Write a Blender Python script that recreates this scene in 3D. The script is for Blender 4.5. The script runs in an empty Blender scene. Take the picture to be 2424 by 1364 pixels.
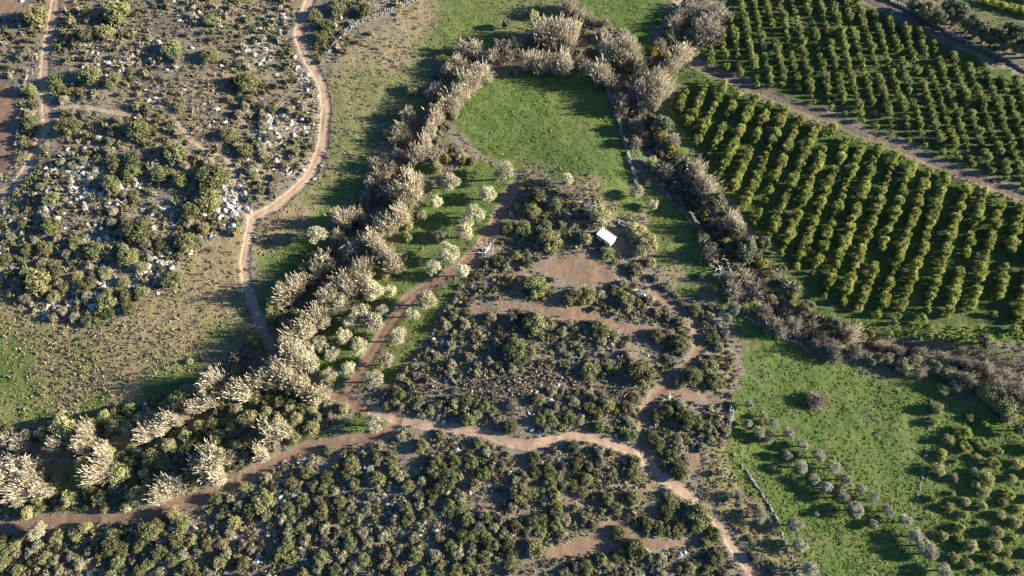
import bpy, math, random
import numpy as np
from mathutils import Vector

# ------------------------------------------------------------------ camera, sky, sun, exposure
scene = bpy.context.scene
CAM_H, PITCH, HFOV = 140.0, 66.0, 73.6
SUN_EL, SUN_AZ = 16.0, 1.5            # azimuth measured from +X towards +Y
cam_data = bpy.data.cameras.new("camera")
cam = bpy.data.objects.new("camera", cam_data)
scene.collection.objects.link(cam)
cam.location = (0, 0, CAM_H)
cam.rotation_euler = (math.radians(90 - PITCH), 0, 0)
cam_data.sensor_fit = 'HORIZONTAL'
cam_data.angle = math.radians(HFOV)
cam_data.clip_start = 1.0
cam_data.clip_end = 8000.0
scene.camera = cam

world = bpy.data.worlds.new("World")
scene.world = world
world.use_nodes = True
wn = world.node_tree.nodes
wl = world.node_tree.links
wn.clear()
wo = wn.new('ShaderNodeOutputWorld')
wb = wn.new('ShaderNodeBackground')
ws = wn.new('ShaderNodeTexSky')
ws.sky_type = 'NISHITA'
ws.sun_disc = False
ws.ozone_density = 6.0
ws.dust_density = .4
ws.sun_elevation = math.radians(SUN_EL)
ws.sun_rotation = math.radians(90 - SUN_AZ)
wb.inputs['Strength'].default_value = 0.052
wl.new(ws.outputs[0], wb.inputs['Color'])
wl.new(wb.outputs[0], wo.inputs['Surface'])

sun_data = bpy.data.lights.new("sun", 'SUN')
sun_data.energy = 5.0
sun_data.angle = math.radians(0.5)
sun_data.color = (1.0, 0.89, 0.72)
sun = bpy.data.objects.new("sun", sun_data)
scene.collection.objects.link(sun)
sdir = Vector((math.cos(math.radians(SUN_EL)) * math.cos(math.radians(SUN_AZ)),
               math.cos(math.radians(SUN_EL)) * math.sin(math.radians(SUN_AZ)),
               math.sin(math.radians(SUN_EL))))
sun.rotation_euler = (-sdir).to_track_quat('-Z', 'Y').to_euler()
sun.location = (200, 0, 100)

scene.view_settings.view_transform = 'Standard'
scene.view_settings.look = 'None'
scene.view_settings.gamma = 1.0
scene.view_settings.exposure = 2.05
scene.cycles.max_bounces = 5
scene.cycles.diffuse_bounces = 3
scene.cycles.transparent_max_bounces = 4

rng = np.random.default_rng(7)
random.seed(7)
C = scene.collection

# ------------------------------------------------------------------ photo pixel <-> ground
W0, H0 = 2424.0, 1364.0
FPX = (W0 / 2) / math.tan(math.radians(HFOV / 2))
_t = math.radians(90 - PITCH)
FW = np.array([0, math.sin(_t), -math.cos(_t)])
UP = np.array([0, math.cos(_t), math.sin(_t)])


def project(x, y, z):
    dz = z - CAM_H
    zf = y * FW[1] + dz * FW[2]
    yu = y * UP[1] + dz * UP[2]
    zf = np.maximum(zf, 1.0)
    return W0 / 2 + FPX * x / zf, H0 / 2 - FPX * yu / zf, zf


def ray_plane(u, v, h):
    a = (np.asarray(u, float) - W0 / 2) / FPX
    b = (H0 / 2 - np.asarray(v, float)) / FPX
    dx = a
    dy = FW[1] + b * UP[1]
    dz = FW[2] + b * UP[2]
    s = (h - CAM_H) / dz
    return s * dx, s * dy


def flat_poly(pts):
    p = np.array(pts, float)
    x, y = ray_plane(p[:, 0], p[:, 1], 0.0)
    return np.stack([x, y], 1)


def seg_dist(x, y, pts):
    """distance to a polyline"""
    best = np.full(x.shape, 1e9)
    for (ax, ay), (bx, by) in zip(pts[:-1], pts[1:]):
        dx, dy = bx - ax, by - ay
        L = dx * dx + dy * dy + 1e-9
        t = np.clip(((x - ax) * dx + (y - ay) * dy) / L, 0, 1)
        d = np.hypot(x - ax - t * dx, y - ay - t * dy)
        best = np.minimum(best, d)
    return best


def in_poly(u, v, pts):
    inside = np.zeros(u.shape, bool)
    n = len(pts)
    j = n - 1
    for i in range(n):
        xi, yi = pts[i]
        xj, yj = pts[j]
        if yi != yj:
            c = ((yi > v) != (yj > v)) & (u < (xj - xi) * (v - yi) / (yj - yi) + xi)
            inside ^= c
        j = i
    return inside


# smooth value noise
_lat = rng.random((512, 512))


def vnoise(x, y, wl, off=0.0):
    x = np.asarray(x, float) / wl + 100.3 + off
    y = np.asarray(y, float) / wl + 57.1 + off * 1.7
    ix = np.floor(x).astype(int)
    iy = np.floor(y).astype(int)
    fx = x - ix
    fy = y - iy
    fx = fx * fx * (3 - 2 * fx)
    fy = fy * fy * (3 - 2 * fy)
    g = lambda a, b: _lat[a % 512, b % 512]
    return (g(ix, iy) * (1 - fx) * (1 - fy) + g(ix + 1, iy) * fx * (1 - fy)
            + g(ix, iy + 1) * (1 - fx) * fy + g(ix + 1, iy + 1) * fx * fy)


def sstep(a, b, x):
    t = np.clip((x - a) / (b - a), 0, 1)
    return t * t * (3 - 2 * t)


# creek beds (photo pixels)
CREEK_L = [(1470, 210), (1400, 115), (1230, 130), (1120, 165), (1040, 250), (960, 370), (880, 490), (830, 590), (760, 690), (700, 765),
           (645, 830), (560, 930), (480, 985), (330, 1045), (150, 1065), (0, 1080), (-300, 1095)]
CREEK_R = [(1640, -60), (1600, 100), (1530, 160), (1495, 220), (1530, 330), (1610, 430), (1680, 540), (1760, 650), (1850, 740), (1960, 790), (2060, 805),
           (2180, 822), (2300, 850), (2424, 890), (2700, 960)]
_cl, _cr = flat_poly(CREEK_L), flat_poly(CREEK_R)
_hills = [((330, 400), 42, 4.0), ((1320, 800), 26, 2.6), ((1000, 1330), 34, 2.2), ((1400, 470), 9, 1.2)]
_hills = [(flat_poly([c])[0], s, a) for c, s, a in _hills]
XB, YB0, YB1 = 178.0, -34.0, 190.0


def height(x, y):
    x = np.asarray(x, float)
    y = np.asarray(y, float)
    h = np.zeros(x.shape)
    for (cx, cy), s, a in _hills:
        h = h + a * np.exp(-((x - cx) ** 2 + (y - cy) ** 2) / (2 * s * s))
    h = h + (vnoise(x, y, 30) - .5) * 1.0 + (vnoise(x, y, 9, 3.3) - .5) * .35 + (vnoise(x, y, 2.6, 8.1) - .5) * .16 + (vnoise(x, y, 1.15, 21.7) - .5) * .11
    h = h - 1.3 * np.exp(-(seg_dist(x, y, _cl) / 2.6) ** 2) - 1.9 * np.exp(-(seg_dist(x, y, _cr) / 2.4) ** 2)
    edge = np.minimum(np.minimum(XB - np.abs(x), y - YB0), YB1 - y)
    return h * sstep(0, 10, edge)


def ground_at(u, v, dz=0.0):
    """world point seen at photo pixel (u, v) at dz above the ground"""
    u = np.atleast_1d(np.asarray(u, float))
    v = np.atleast_1d(np.asarray(v, float))
    h = np.zeros(u.shape)
    for _ in range(7):
        x, y = ray_plane(u, v, h + dz)
        h = height(x, y)
    return x, y, h


def mpp(u, v):
    """metres per photo pixel at that place"""
    x, y, h = ground_at(u, v)
    return project(x, y, h)[2] / FPX


# ------------------------------------------------------------------ layout (photo pixels)
TRACKS = {   # name: (points, half width m, kind)  kind 0 pale dust, 1 red earth, 2 brown orchard lane
    'pale_dirt_track': ([(752, -60), (735, 0), (712, 50), (705, 85), (722, 130), (745, 165), (765, 205), (772, 250), (768, 310), (758, 360), (740, 410),
                         (700, 450), (650, 490), (597, 520)], 1.25, 0),
    'lower_pale_track': ([(597, 520), (590, 560), (578, 610), (580, 660), (595, 715), (615, 765), (640, 820)], 1.0, 0),
    'creek_crossing_track': ([(640, 820), (665, 852), (740, 905), (800, 935), (835, 960), (880, 972)], 1.0, 1),
    'main_scrub_track': ([(880, 972), (930, 990), (1000, 1005), (1080, 1015), (1150, 1025), (1200, 1045), (1250, 1055), (1310, 1045), (1350, 1032),
                          (1400, 1032), (1450, 1050), (1500, 1068), (1530, 1090)], 1.0, 0),
    'lower_right_track': ([(1530, 1090), (1560, 1125), (1600, 1150), (1640, 1175), (1680, 1210), (1710, 1250), (1740, 1300), (1790, 1364), (1850, 1450)], 1.0, 0),
    'loop_track': ([(1522, 1075), (1520, 1010), (1530, 960), (1555, 930), (1590, 900), (1640, 850), (1660, 820), (1655, 780), (1630, 745), (1590, 720), (1540, 690)], .85, 1),
    'field_gate_track': ([(1575, 920), (1620, 930), (1660, 945), (1720, 945)], .7, 1),
    'upper_left_track': ([(140, -60), (130, 0), (125, 50), (110, 110), (103, 180), (108, 250), (112, 290), (90, 350), (60, 410), (30, 445), (0, 460), (-200, 500)], 1.15, 0),
    'hill_footpath': ([(115, 262), (180, 250), (250, 262), (320, 275)], .6, 0),
    'heath_footpath': ([(360, 235), (400, 260), (430, 300), (460, 340), (500, 360), (540, 372), (555, 410), (560, 460), (575, 500), (595, 520)], .42, 0),
    'lower_left_track': ([(-200, 1262), (0, 1245), (100, 1235), (200, 1228), (300, 1225), (350, 1215), (450, 1185), (540, 1150), (620, 1105), (700, 1070), (760, 1050),
                          (820, 1045), (880, 1035), (920, 1020), (940, 992)], 1.0, 1),
    'grove_track': ([(1215, 440), (1185, 500), (1160, 550), (1135, 590), (1080, 640), (1020, 672), (975, 700), (931, 750), (869, 854), (830, 912)], 1.3, 1),
    'orchard_lane': ([(1640, 150), (1700, 175), (1800, 213), (1900, 258), (2000, 298), (2100, 338), (2200, 378), (2300, 420), (2424, 467), (2700, 580)], 1.2, 2),
    'top_right_lane': ([(1960, -60), (2040, -5), (2150, 35), (2250, 80), (2330, 118), (2424, 165), (2700, 300)], 1.7, 2),
}
RED = [
    ([(1262, 625), (1330, 612), (1400, 606), (1450, 635), (1490, 660), (1420, 670), (1360, 668), (1300, 652)], .78),
    ([(1090, 735), (1140, 722), (1215, 715), (1290, 718), (1290, 736), (1200, 732), (1130, 738)], .8),
    ([(1280, 718), (1340, 728), (1420, 742), (1500, 762), (1570, 772), (1560, 788), (1480, 778), (1400, 764), (1330, 752), (1285, 742)], .9),
    ([(1290, 1318), (1330, 1285), (1400, 1255), (1440, 1232), (1475, 1235), (1490, 1262), (1540, 1285), (1600, 1285), (1665, 1262), (1670, 1275), (1610, 1305),
      (1545, 1315), (1500, 1290), (1450, 1300), (1380, 1305), (1320, 1325)], 1.0),
    ([(1205, 1232), (1240, 1215), (1275, 1205), (1275, 1215), (1245, 1228), (1210, 1240)], .8),
    ([(-200, 190), (30, 195), (50, 240), (45, 330), (30, 400), (-200, 420)], .8),
    ([(-200, -60), (45, -60), (55, 20), (0, 45), (-200, 50)], .7),
    ([(1625, 1085), (1660, 1060), (1668, 1110), (1660, 1140)], .7),
    ([(1640, 655), (1690, 660), (1700, 715), (1650, 720)], .5),
    ([(1455, 560), (1490, 560), (1500, 600), (1470, 610)], .6),
    ([(1740, 775), (1790, 785), (1800, 830), (1750, 840)], .45),
    ([(110, -20), (165, -20), (160, 25), (120, 25)], .8),
]
FIELDS = {   # name: (polygon, green, dry)
    'arched_field': ([(1065, 290), (1100, 240), (1160, 195), (1230, 180), (1330, 172), (1400, 180), (1435, 212), (1468, 280), (1490, 370), (1505, 440), (1535, 505),
                      (1450, 510), (1405, 475), (1350, 440), (1280, 415), (1220, 402), (1150, 372), (1100, 335)], 1.0, .1),
    'strip_field': ([(1505, 440), (1552, 432), (1600, 485), (1660, 560), (1690, 610), (1690, 690), (1650, 715), (1600, 692), (1560, 650), (1545, 580), (1532, 505)], .85, .2),
    'right_field': ([(1735, 745), (1800, 775), (1870, 812), (1940, 848), (2000, 868), (2080, 898), (2150, 925), (2207, 930), (2200, 1000), (2187, 1080), (2170, 1180),
                     (2160, 1200), (2230, 1290), (2290, 1380), (2330, 1480), (1990, 1480), (1905, 1364), (1862, 1280), (1805, 1190), (1742, 1110), (1712, 1050),
                     (1732, 980), (1750, 900), (1748, 820)], 1.0, .08),
    'olive_plot': ([(2207, 935), (2424, 970), (2760, 1040), (2760, 1500), (2330, 1500), (2230, 1290), (2165, 1195)], 1.0, .05),
    'top_field': ([(1345, -80), (1590, -80), (1580, 40), (1530, 105), (1490, 92), (1430, 60), (1372, 30)], 1.0, 0),
    'upper_meadow': ([(1000, -60), (1330, -60), (1340, 40), (1280, 60), (1200, 110), (1060, 130), (1020, 170), (960, 230), (930, 290), (890, 370), (850, 440), (800, 500),
                      (740, 580), (700, 640), (640, 700), (605, 700), (588, 620), (602, 530), (700, 468), (762, 400), (785, 300), (780, 220), (800, 150), (850, 100), (940, 50)], .52, .6),
    'stubble_meadow': ([(590, 545), (575, 620), (575, 700), (610, 790), (560, 830), (480, 870), (420, 920), (300, 970), (180, 990), (0, 1000), (-300, 1010), (-300, 700),
                        (0, 690), (60, 740), (150, 770), (230, 770), (310, 735), (370, 690), (420, 630), (470, 590), (540, 555)], .22, .9),
    'lower_orchard_ground': ([(1596, 180), (1650, 165), (1700, 195), (1800, 235), (1900, 280), (2000, 318), (2150, 378), (2300, 438), (2424, 488), (2760, 620), (2760, 850), (2424, 812),
                              (2300, 800), (2160, 795), (2040, 785), (1960, 740), (1900, 670), (1840, 590), (1760, 510), (1700, 430), (1640, 350), (1590, 260)], .95, 0),
    'upper_orchard_ground': ([(1645, 140), (1700, 70), (1730, -80), (1975, -80), (2035, 8), (2150, 62), (2250, 105), (2424, 195), (2760, 330), (2760, 580), (2424, 450),
                              (2200, 362), (2000, 285), (1850, 222), (1700, 165)], .72, 0),
    'far_orchard_ground': ([(2110, -80), (2190, 8), (2300, 48), (2424, 112), (2760, 260), (2760, -80)], .6, .5),
    'grove_ground': ([(1080, 395), (1150, 385), (1220, 410), (1215, 440), (1140, 580), (1075, 690), (1000, 810), (935, 900), (850, 930), (760, 900), (740, 860), (780, 790),
                      (840, 700), (900, 620), (950, 560), (1000, 480), (1040, 420)], .75, .15),
    'grass_triangle': ([(740, 1045), (800, 1015), (860, 980), (915, 990), (920, 1012), (860, 1035), (790, 1038)], .8, .2),
    'lower_verge': ([(470, 1170), (560, 1120), (660, 1060), (740, 1020), (760, 1040), (690, 1068), (600, 1110), (520, 1155)], .7, .2),
    'dry_triangle': ([(1672, 1060), (1700, 1035), (1742, 1105), (1802, 1190), (1870, 1300), (1900, 1364), (1850, 1364), (1790, 1300), (1720, 1215), (1672, 1150)], .4, .65),
    'lower_left_verge': ([(-200, 1215), (130, 1205), (330, 1200), (330, 1218), (150, 1228), (-200, 1240)], .5, .4),
}
BARE = [  # (centre px, radius px, amount): dry or bare brown patches inside fields
    ((1385, 450), 55, .95), ((1290, 405), 40, .6), ((840, 100), 50, .8), ((870, 75), 40, .7), ((960, 30), 50, .7), ((1440, 480), 40, .7), ((1590, 655), 40, .7),
    ((480, 640), 60, .8), ((1790, 870), 50, .4), ((1920, 1010), 60, .25), ((2060, 1000), 60, .35), ((920, 120), 40, .6), ((640, 560), 45, .7), ((700, 520), 40, .5),
]
LUSH = [((0, 860), 120, .9), ((40, 930), 110, .8), ((90, 980), 70, .7), ((180, 860), 70, .5), ((520, 780), 50, .7), ((400, 900), 70, .7), ((700, 600), 70, .8), ((1100, 40), 80, .5)]
HEATH = [   # dark brown heath plots without tall shrubs
    [(430, 150), (500, 140), (545, 165), (550, 340), (500, 352), (455, 320), (420, 260)],
    [(300, 40), (380, 20), (455, 25), (460, 75), (400, 95), (320, 80)],
    [(1000, 905), (1280, 880), (1500, 885), (1500, 930), (1250, 935), (1000, 950)],
]
ROCKY = [  # (u0,v0,u1,v1, density)
    (190, 140, 395, 262, 1.0), (560, 20, 765, 440, .62), (80, 380, 560, 760, .72), (480, 430, 600, 520, .8), (1285, 440, 1430, 530, 1.3), (1440, 640, 1560, 705, .35),
    (1000, 770, 1600, 1030, .13), (600, 1060, 1150, 1420, .33), (150, 1240, 560, 1420, .4), (570, 1150, 720, 1260, .7), (1450, 1270, 1620, 1400, .4), (120, 220, 330, 300, .6),
    (0, 0, 560, 400, .16), (780, 0, 960, 60, .5), (-200, 380, 80, 700, .5), (1240, 1060, 1500, 1200, .2),
]


def fld(u, v, lst):
    m = np.zeros(u.shape)
    for (cu, cv), r, a in lst:
        m = np.maximum(m, a * np.exp(-((u - cu) ** 2 + ((v - cv) * 1.15) ** 2) / (2 * (r * .75) ** 2)))
    return m


def rock_cluster(x, y):
    return sstep(.46, .66, .65 * vnoise(x, y, 7, 31) + .35 * vnoise(x, y, 2.6, 44))


def rocky_at(u, v):
    m = np.zeros(u.shape)
    for u0, v0, u1, v1, d in ROCKY:
        e = np.minimum(np.minimum(u - u0, u1 - u), np.minimum(v - v0, v1 - v))
        m = np.maximum(m, d * sstep(-12, 25, e))
    return m


# ------------------------------------------------------------------ node helpers
def new_mat(name):
    m = bpy.data.materials.new(name)
    m.use_nodes = True
    m.node_tree.nodes.clear()
    return m


class NT:
    def __init__(s, m):
        s.n = m.node_tree.nodes
        s.l = m.node_tree.links

    def add(s, t, **kw):
        nd = s.n.new(t)
        for k, v in kw.items():
            setattr(nd, k, v)
        return nd

    def put(s, sock, val):
        if hasattr(val, 'is_linked') or hasattr(val, 'links'):
            s.l.new(val, sock)
        else:
            if isinstance(val, (tuple, list)) and len(val) == 3 and sock.type == 'RGBA':
                val = (*val, 1)
            sock.default_value = val

    def mix(s, f, a, b, mode='MIX'):
        nd = s.add('ShaderNodeMix', data_type='RGBA', blend_type=mode)
        s.put(nd.inputs[0], f)
        s.put(nd.inputs[6], a)
        s.put(nd.inputs[7], b)
        return nd.outputs[2]

    def math(s, op, a, b=0.0, c=None, clamp=False):
        nd = s.add('ShaderNodeMath', operation=op, use_clamp=clamp)
        s.put(nd.inputs[0], a)
        s.put(nd.inputs[1], b)
        if c is not None:
            s.put(nd.inputs[2], c)
        return nd.outputs[0]

    def noise(s, vec, scale, detail=3.0, rough=.6, dist=0.0):
        nd = s.add('ShaderNodeTexNoise')
        s.l.new(vec, nd.inputs['Vector'])
        nd.inputs['Scale'].default_value = scale
        nd.inputs['Detail'].default_value = detail
        nd.inputs['Roughness'].default_value = rough
        nd.inputs['Distortion'].default_value = dist
        return nd.outputs[0]

    def ramp(s, x, a, b):
        nd = s.add('ShaderNodeMapRange', interpolation_type='SMOOTHSTEP')
        s.put(nd.inputs[0], x)
        nd.inputs[1].default_value = a
        nd.inputs[2].default_value = b
        return nd.outputs[0]

    def attr(s, name):
        return s.add('ShaderNodeAttribute', attribute_name=name)


# ------------------------------------------------------------------ ground material
def ground_material():
    m = new_mat("ground_cover")
    t = NT(m)
    out = t.add('ShaderNodeOutputMaterial')
    bs = t.add('ShaderNodeBsdfPrincipled')
    t.l.new(bs.outputs[0], out.inputs[0])
    geo = t.add('ShaderNodeNewGeometry').outputs['Position']
    a = t.attr('cover').outputs['Color']      # green, dry, red
    sa = t.add('ShaderNodeSeparateColor')
    t.l.new(a, sa.inputs[0])
    b = t.attr('cover2').outputs['Color']     # dust track, brown lane, rocky
    sb = t.add('ShaderNodeSeparateColor')
    t.l.new(b, sb.inputs[0])
    heath = t.attr('heath').outputs['Fac']
    rut = t.attr('rut').outputs['Fac']
    n1 = t.noise(geo, .9, 5, .65)
    n2 = t.noise(geo, .18, 4, .6)
    n3 = t.noise(geo, 4.5, 3, .7)
    n4 = t.noise(geo, .05, 3, .6)

    def thr(x, k=.5, lo=.2, hi=.8):
        y = t.math('ADD', x, t.math('MULTIPLY', t.math('SUBTRACT', n1, .5), k * 1.6))
        return t.ramp(y, lo, hi)
    soil = t.mix(n1, (.080, .074, .054), (.225, .205, .160))
    soil = t.mix(t.ramp(n3, .5, .75), soil, (.20, .19, .165))
    soil = t.mix(t.math('MULTIPLY', t.ramp(n2, .5, .75), .3), soil, (.22, .150, .105))
    soil = t.mix(t.math('MULTIPLY', heath, .6), soil, (.105, .088, .064))
    vo = t.add('ShaderNodeTexVoronoi')
    t.l.new(geo, vo.inputs['Vector'])
    vo.inputs['Scale'].default_value = 1.5
    stones = t.math('MULTIPLY', t.ramp(vo.outputs['Distance'], .52, .32), t.ramp(n1, .36, .50))
    soil = t.mix(t.math('MULTIPLY', stones, t.math('MULTIPLY', sb.outputs[2], 1.1), clamp=True), soil, t.mix(n3, (.26, .25, .235), (.46, .44, .42)))
    dry = t.mix(n1, (.12, .092, .050), (.32, .255, .150))
    dry = t.mix(t.ramp(n3, .45, .8), dry, (.24, .22, .12))
    dry = t.mix(t.math('MULTIPLY', t.ramp(n2, .52, .75), .6), dry, (.26, .16, .095))
    grn = t.mix(n1, (.034, .068, .018), (.092, .155, .038))
    grn = t.mix(t.ramp(n4, .45, .65), grn, t.mix(n3, (.065, .102, .024), (.142, .174, .048)))
    wv = t.add('ShaderNodeTexWave', wave_type='BANDS', bands_direction='DIAGONAL')
    t.l.new(geo, wv.inputs['Vector'])
    wv.inputs['Scale'].default_value = .16
    wv.inputs['Distortion'].default_value = 6.0
    wv.inputs['Detail'].default_value = 3.0
    wv.inputs['Detail Scale'].default_value = .5
    grn = t.mix(t.math('MULTIPLY', wv.outputs[1], .4), grn, t.mix(n1, (.075, .098, .026), (.165, .180, .056)))
    grn = t.mix(t.math('MULTIPLY', t.ramp(n2, .45, .75), .65), grn, t.mix(n3, (.10, .115, .045), (.20, .205, .095)))
    red = t.mix(n1, (.120, .078, .053), (.255, .175, .124))
    red = t.mix(t.ramp(n3, .55, .8), red, (.30, .22, .165))
    dust = t.mix(n1, (.245, .183, .130), (.375, .295, .222))
    dust = t.mix(t.math('MULTIPLY', t.ramp(n3, .5, .8), .5), dust, (.44, .365, .29))
    lane = t.mix(n1, (.085, .070, .055), (.190, .150, .118))
    col = soil
    col = t.mix(thr(sa.outputs[1]), col, dry)
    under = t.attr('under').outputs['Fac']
    grn = t.mix(t.math('MULTIPLY', under, .5), grn, t.mix(n1, (.014, .026, .010), (.042, .062, .022)))  # orchard grass mixed towards near-black green: tree shade painted into the colour
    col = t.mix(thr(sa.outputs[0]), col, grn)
    col = t.mix(thr(sa.outputs[2], .8, .25, .8), col, red)
    col = t.mix(thr(sb.outputs[1], .4), col, lane)
    rutc = t.mix(t.math('MULTIPLY', rut, .75), dust, t.mix(n1, (.25, .14, .085), (.36, .23, .15)))
    col = t.mix(thr(sb.outputs[0], .35, .35, .65), col, rutc)
    t.l.new(col, bs.inputs['Base Color'])
    bs.inputs['Roughness'].default_value = .95
    bs.inputs['Specular IOR Level'].default_value = .1
    smooth = t.math('MAXIMUM', sb.outputs[0], t.math('MULTIPLY', sa.outputs[2], .7))
    bh = t.math('MULTIPLY', t.math('ADD', t.math('MULTIPLY', n1, .5), t.math('MULTIPLY', n3, .20)), t.math('SUBTRACT', 1.0, t.math('MULTIPLY', smooth, .65)))
    bp = t.add('ShaderNodeBump')
    bp.inputs['Strength'].default_value = .9
    bp.inputs['Distance'].default_value = .42
    t.l.new(bh, bp.inputs['Height'])
    t.l.new(bp.outputs[0], bs.inputs['Normal'])
    return m


GROUND = ground_material()


def tag(o, label=None, cat=None, group=None, kind=None):
    if label:
        o['label'] = label
    if cat:
        o['category'] = cat
    if group:
        o['group'] = group
    if kind:
        o['kind'] = kind
    return o


def quad_mesh(name, V, Q, tint=None, smooth=False):
    me = bpy.data.meshes.new(name)
    V = np.ascontiguousarray(V, np.float32)
    Q = np.ascontiguousarray(Q, np.int32)
    k = Q.shape[1]
    me.vertices.add(len(V))
    me.vertices.foreach_set('co', V.ravel())
    me.loops.add(Q.size)
    me.loops.foreach_set('vertex_index', Q.ravel())
    me.polygons.add(len(Q))
    me.polygons.foreach_set('loop_start', np.arange(0, Q.size, k, dtype=np.int32))
    me.polygons.foreach_set('loop_total', np.full(len(Q), k, np.int32))
    if smooth:
        me.polygons.foreach_set('use_smooth', np.ones(len(Q), bool))
    else:
        me.polygons.foreach_set('use_smooth', np.zeros(len(Q), bool))
    if tint is not None:
        at = me.attributes.new('tint', 'FLOAT', 'POINT')
        at.data.foreach_set('value', np.ascontiguousarray(tint, np.float32))
    me.update(calc_edges=True)
    return me


def link(name, data, parent=None):
    o = bpy.data.objects.new(name, data)
    C.objects.link(o)
    if parent is not None:
        o.parent = parent
    return o


# ------------------------------------------------------------------ terrain: one grid, split into its pieces
STEP = .55
gx = np.arange(-XB, XB + .01, STEP)
gy = np.arange(YB0, YB1 + .01, STEP)
GX, GY = np.meshgrid(gx, gy)
GZ = height(GX, GY)
PU, PV, _ = project(GX, GY, GZ)
wob_u = (vnoise(GX, GY, 5, 1.1) - .5) * 26 + (vnoise(GX, GY, 1.6, 4.4) - .5) * 12
wob_v = (vnoise(GX, GY, 5, 2.7) - .5) * 22 + (vnoise(GX, GY, 1.6, 6.1) - .5) * 10
QU, QV = PU + wob_u, PV + wob_v


def blur(a, n=2):
    for _ in range(n):
        p = np.pad(a, 1, mode='edge')
        a = (p[:-2, 1:-1] + p[2:, 1:-1] + p[1:-1, :-2] + p[1:-1, 2:] + 2 * p[1:-1, 1:-1]) / 6
    return a


green = np.zeros(GX.shape)
dryg = np.zeros(GX.shape)
region = np.zeros(GX.shape, int)
fnames = list(FIELDS)
for i, k in enumerate(fnames):
    poly, g, d = FIELDS[k]
    s = in_poly(QU, QV, poly)
    green[s] = g
    dryg[s] = d
    region[in_poly(PU, PV, poly)] = i + 1
heath = np.zeros(GX.shape)
for p in HEATH:
    heath[in_poly(QU, QV, p)] = 1
infield = (green + dryg) > 0
bare = fld(QU, QV, BARE)
lush = fld(QU, QV, LUSH)
green = np.where(infield, np.clip(green + lush * .6 - bare * .9, 0, 1), green)
dryg = np.where(infield, np.clip(np.maximum(dryg, bare), 0, 1), dryg)
dryg = np.where(infield, dryg, np.maximum(dryg, .5 * sstep(.4, .75, vnoise(GX, GY, 7, 40))))
# verges of short grass scattered along the creeks
flatx, flaty = GX, GY
cd = np.minimum(seg_dist(GX, GY, _cl), seg_dist(GX, GY, _cr))
green = np.maximum(green, .6 * sstep(15, 9, cd) * sstep(1.6, 3, cd) * np.clip(vnoise(GX, GY, 6, 9) * 1.7, 0, 1.2))
# bright weedy bank below the lower orchard
green = np.maximum(green, in_poly(QU, QV, [(2020, 760), (2120, 768), (2300, 775), (2500, 790), (2500, 815), (2300, 812), (2120, 800), (2040, 790)]) * 1.0)
redm = np.zeros(GX.shape)
for p, a in RED:
    redm[in_poly(QU, QV, p)] = a
redm = np.maximum(redm, .75 * sstep(1.7, .7, seg_dist(GX, GY, _cl)))
# thin red wear inside the scrub
redm = np.maximum(redm, .38 * sstep(.72, .86, vnoise(GX, GY, 8, 12.3)) * (~infield))
dust = np.zeros(GX.shape)
lanem = np.zeros(GX.shape)
rut = np.zeros(GX.shape)
TRK = {}
wv = 1 + .35 * (vnoise(GX, GY, 3.0, 5.5) - .5)
for i, (k, (pts, hw, kind)) in enumerate(TRACKS.items()):
    pp = np.array(pts, float)
    x, y, _h = ground_at(pp[:, 0], pp[:, 1])
    # smooth the polyline
    P = np.stack([x, y], 1)
    for _ in range(2):
        Qp = [P[0]]
        for a, b in zip(P[:-1], P[1:]):
            Qp += [a * .75 + b * .25, a * .25 + b * .75]
        Qp.append(P[-1])
        P = np.array(Qp)
    TRK[k] = (P, hw)
    d = seg_dist(GX, GY, P) / wv
    mk = sstep(hw + .45, hw - .45, d)
    if kind == 0:
        dust = np.maximum(dust, mk)
    elif kind == 1:
        redm = np.maximum(redm, mk * 1.0)
        dust = np.maximum(dust, mk * .34)
    else:
        lanem = np.maximum(lanem, mk)
    green = green * (1 - sstep(hw + .3, hw - .2, d))
    if hw > .7:
        rut = np.maximum(rut, np.exp(-((d - hw * .55) / .22) ** 2))
        GZ = GZ - .09 * np.exp(-((d - hw * .55) / .3) ** 2) - .10 * sstep(hw + .4, hw - .3, d)
    region[d < hw + .05] = 100 + i
rock = rocky_at(QU, QV) * (.25 + 1.0 * rock_cluster(GX, GY))
green, dryg, redm = blur(green, 2), blur(dryg, 2), blur(redm, 2)
rock, heath = blur(rock, 3), blur(heath, 2)
under = blur(np.isin(region, [fnames.index('lower_orchard_ground') + 1, fnames.index('upper_orchard_ground') + 1]).astype(float), 3)  # mask of the orchard floors where the shade is painted in
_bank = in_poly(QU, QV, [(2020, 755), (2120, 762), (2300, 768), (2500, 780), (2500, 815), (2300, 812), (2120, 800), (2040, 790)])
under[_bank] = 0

ny, nx = GX.shape
vid = np.arange(nx * ny).reshape(ny, nx)
quads = np.stack([vid[:-1, :-1], vid[:-1, 1:], vid[1:, 1:], vid[1:, :-1]], -1).reshape(-1, 4)
freg = region[:-1, :-1].reshape(-1)
VV = np.stack([GX, GY, GZ], -1).reshape(-1, 3)
COV = np.stack([green, dryg, redm, np.ones_like(green)], -1).reshape(-1, 4)
COV2 = np.stack([dust, lanem, np.clip(rock, 0, 1.3), np.ones_like(green)], -1).reshape(-1, 4)
HEA, RUT, UNDER_SHADE = heath.ravel(), rut.ravel(), under.ravel()


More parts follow.
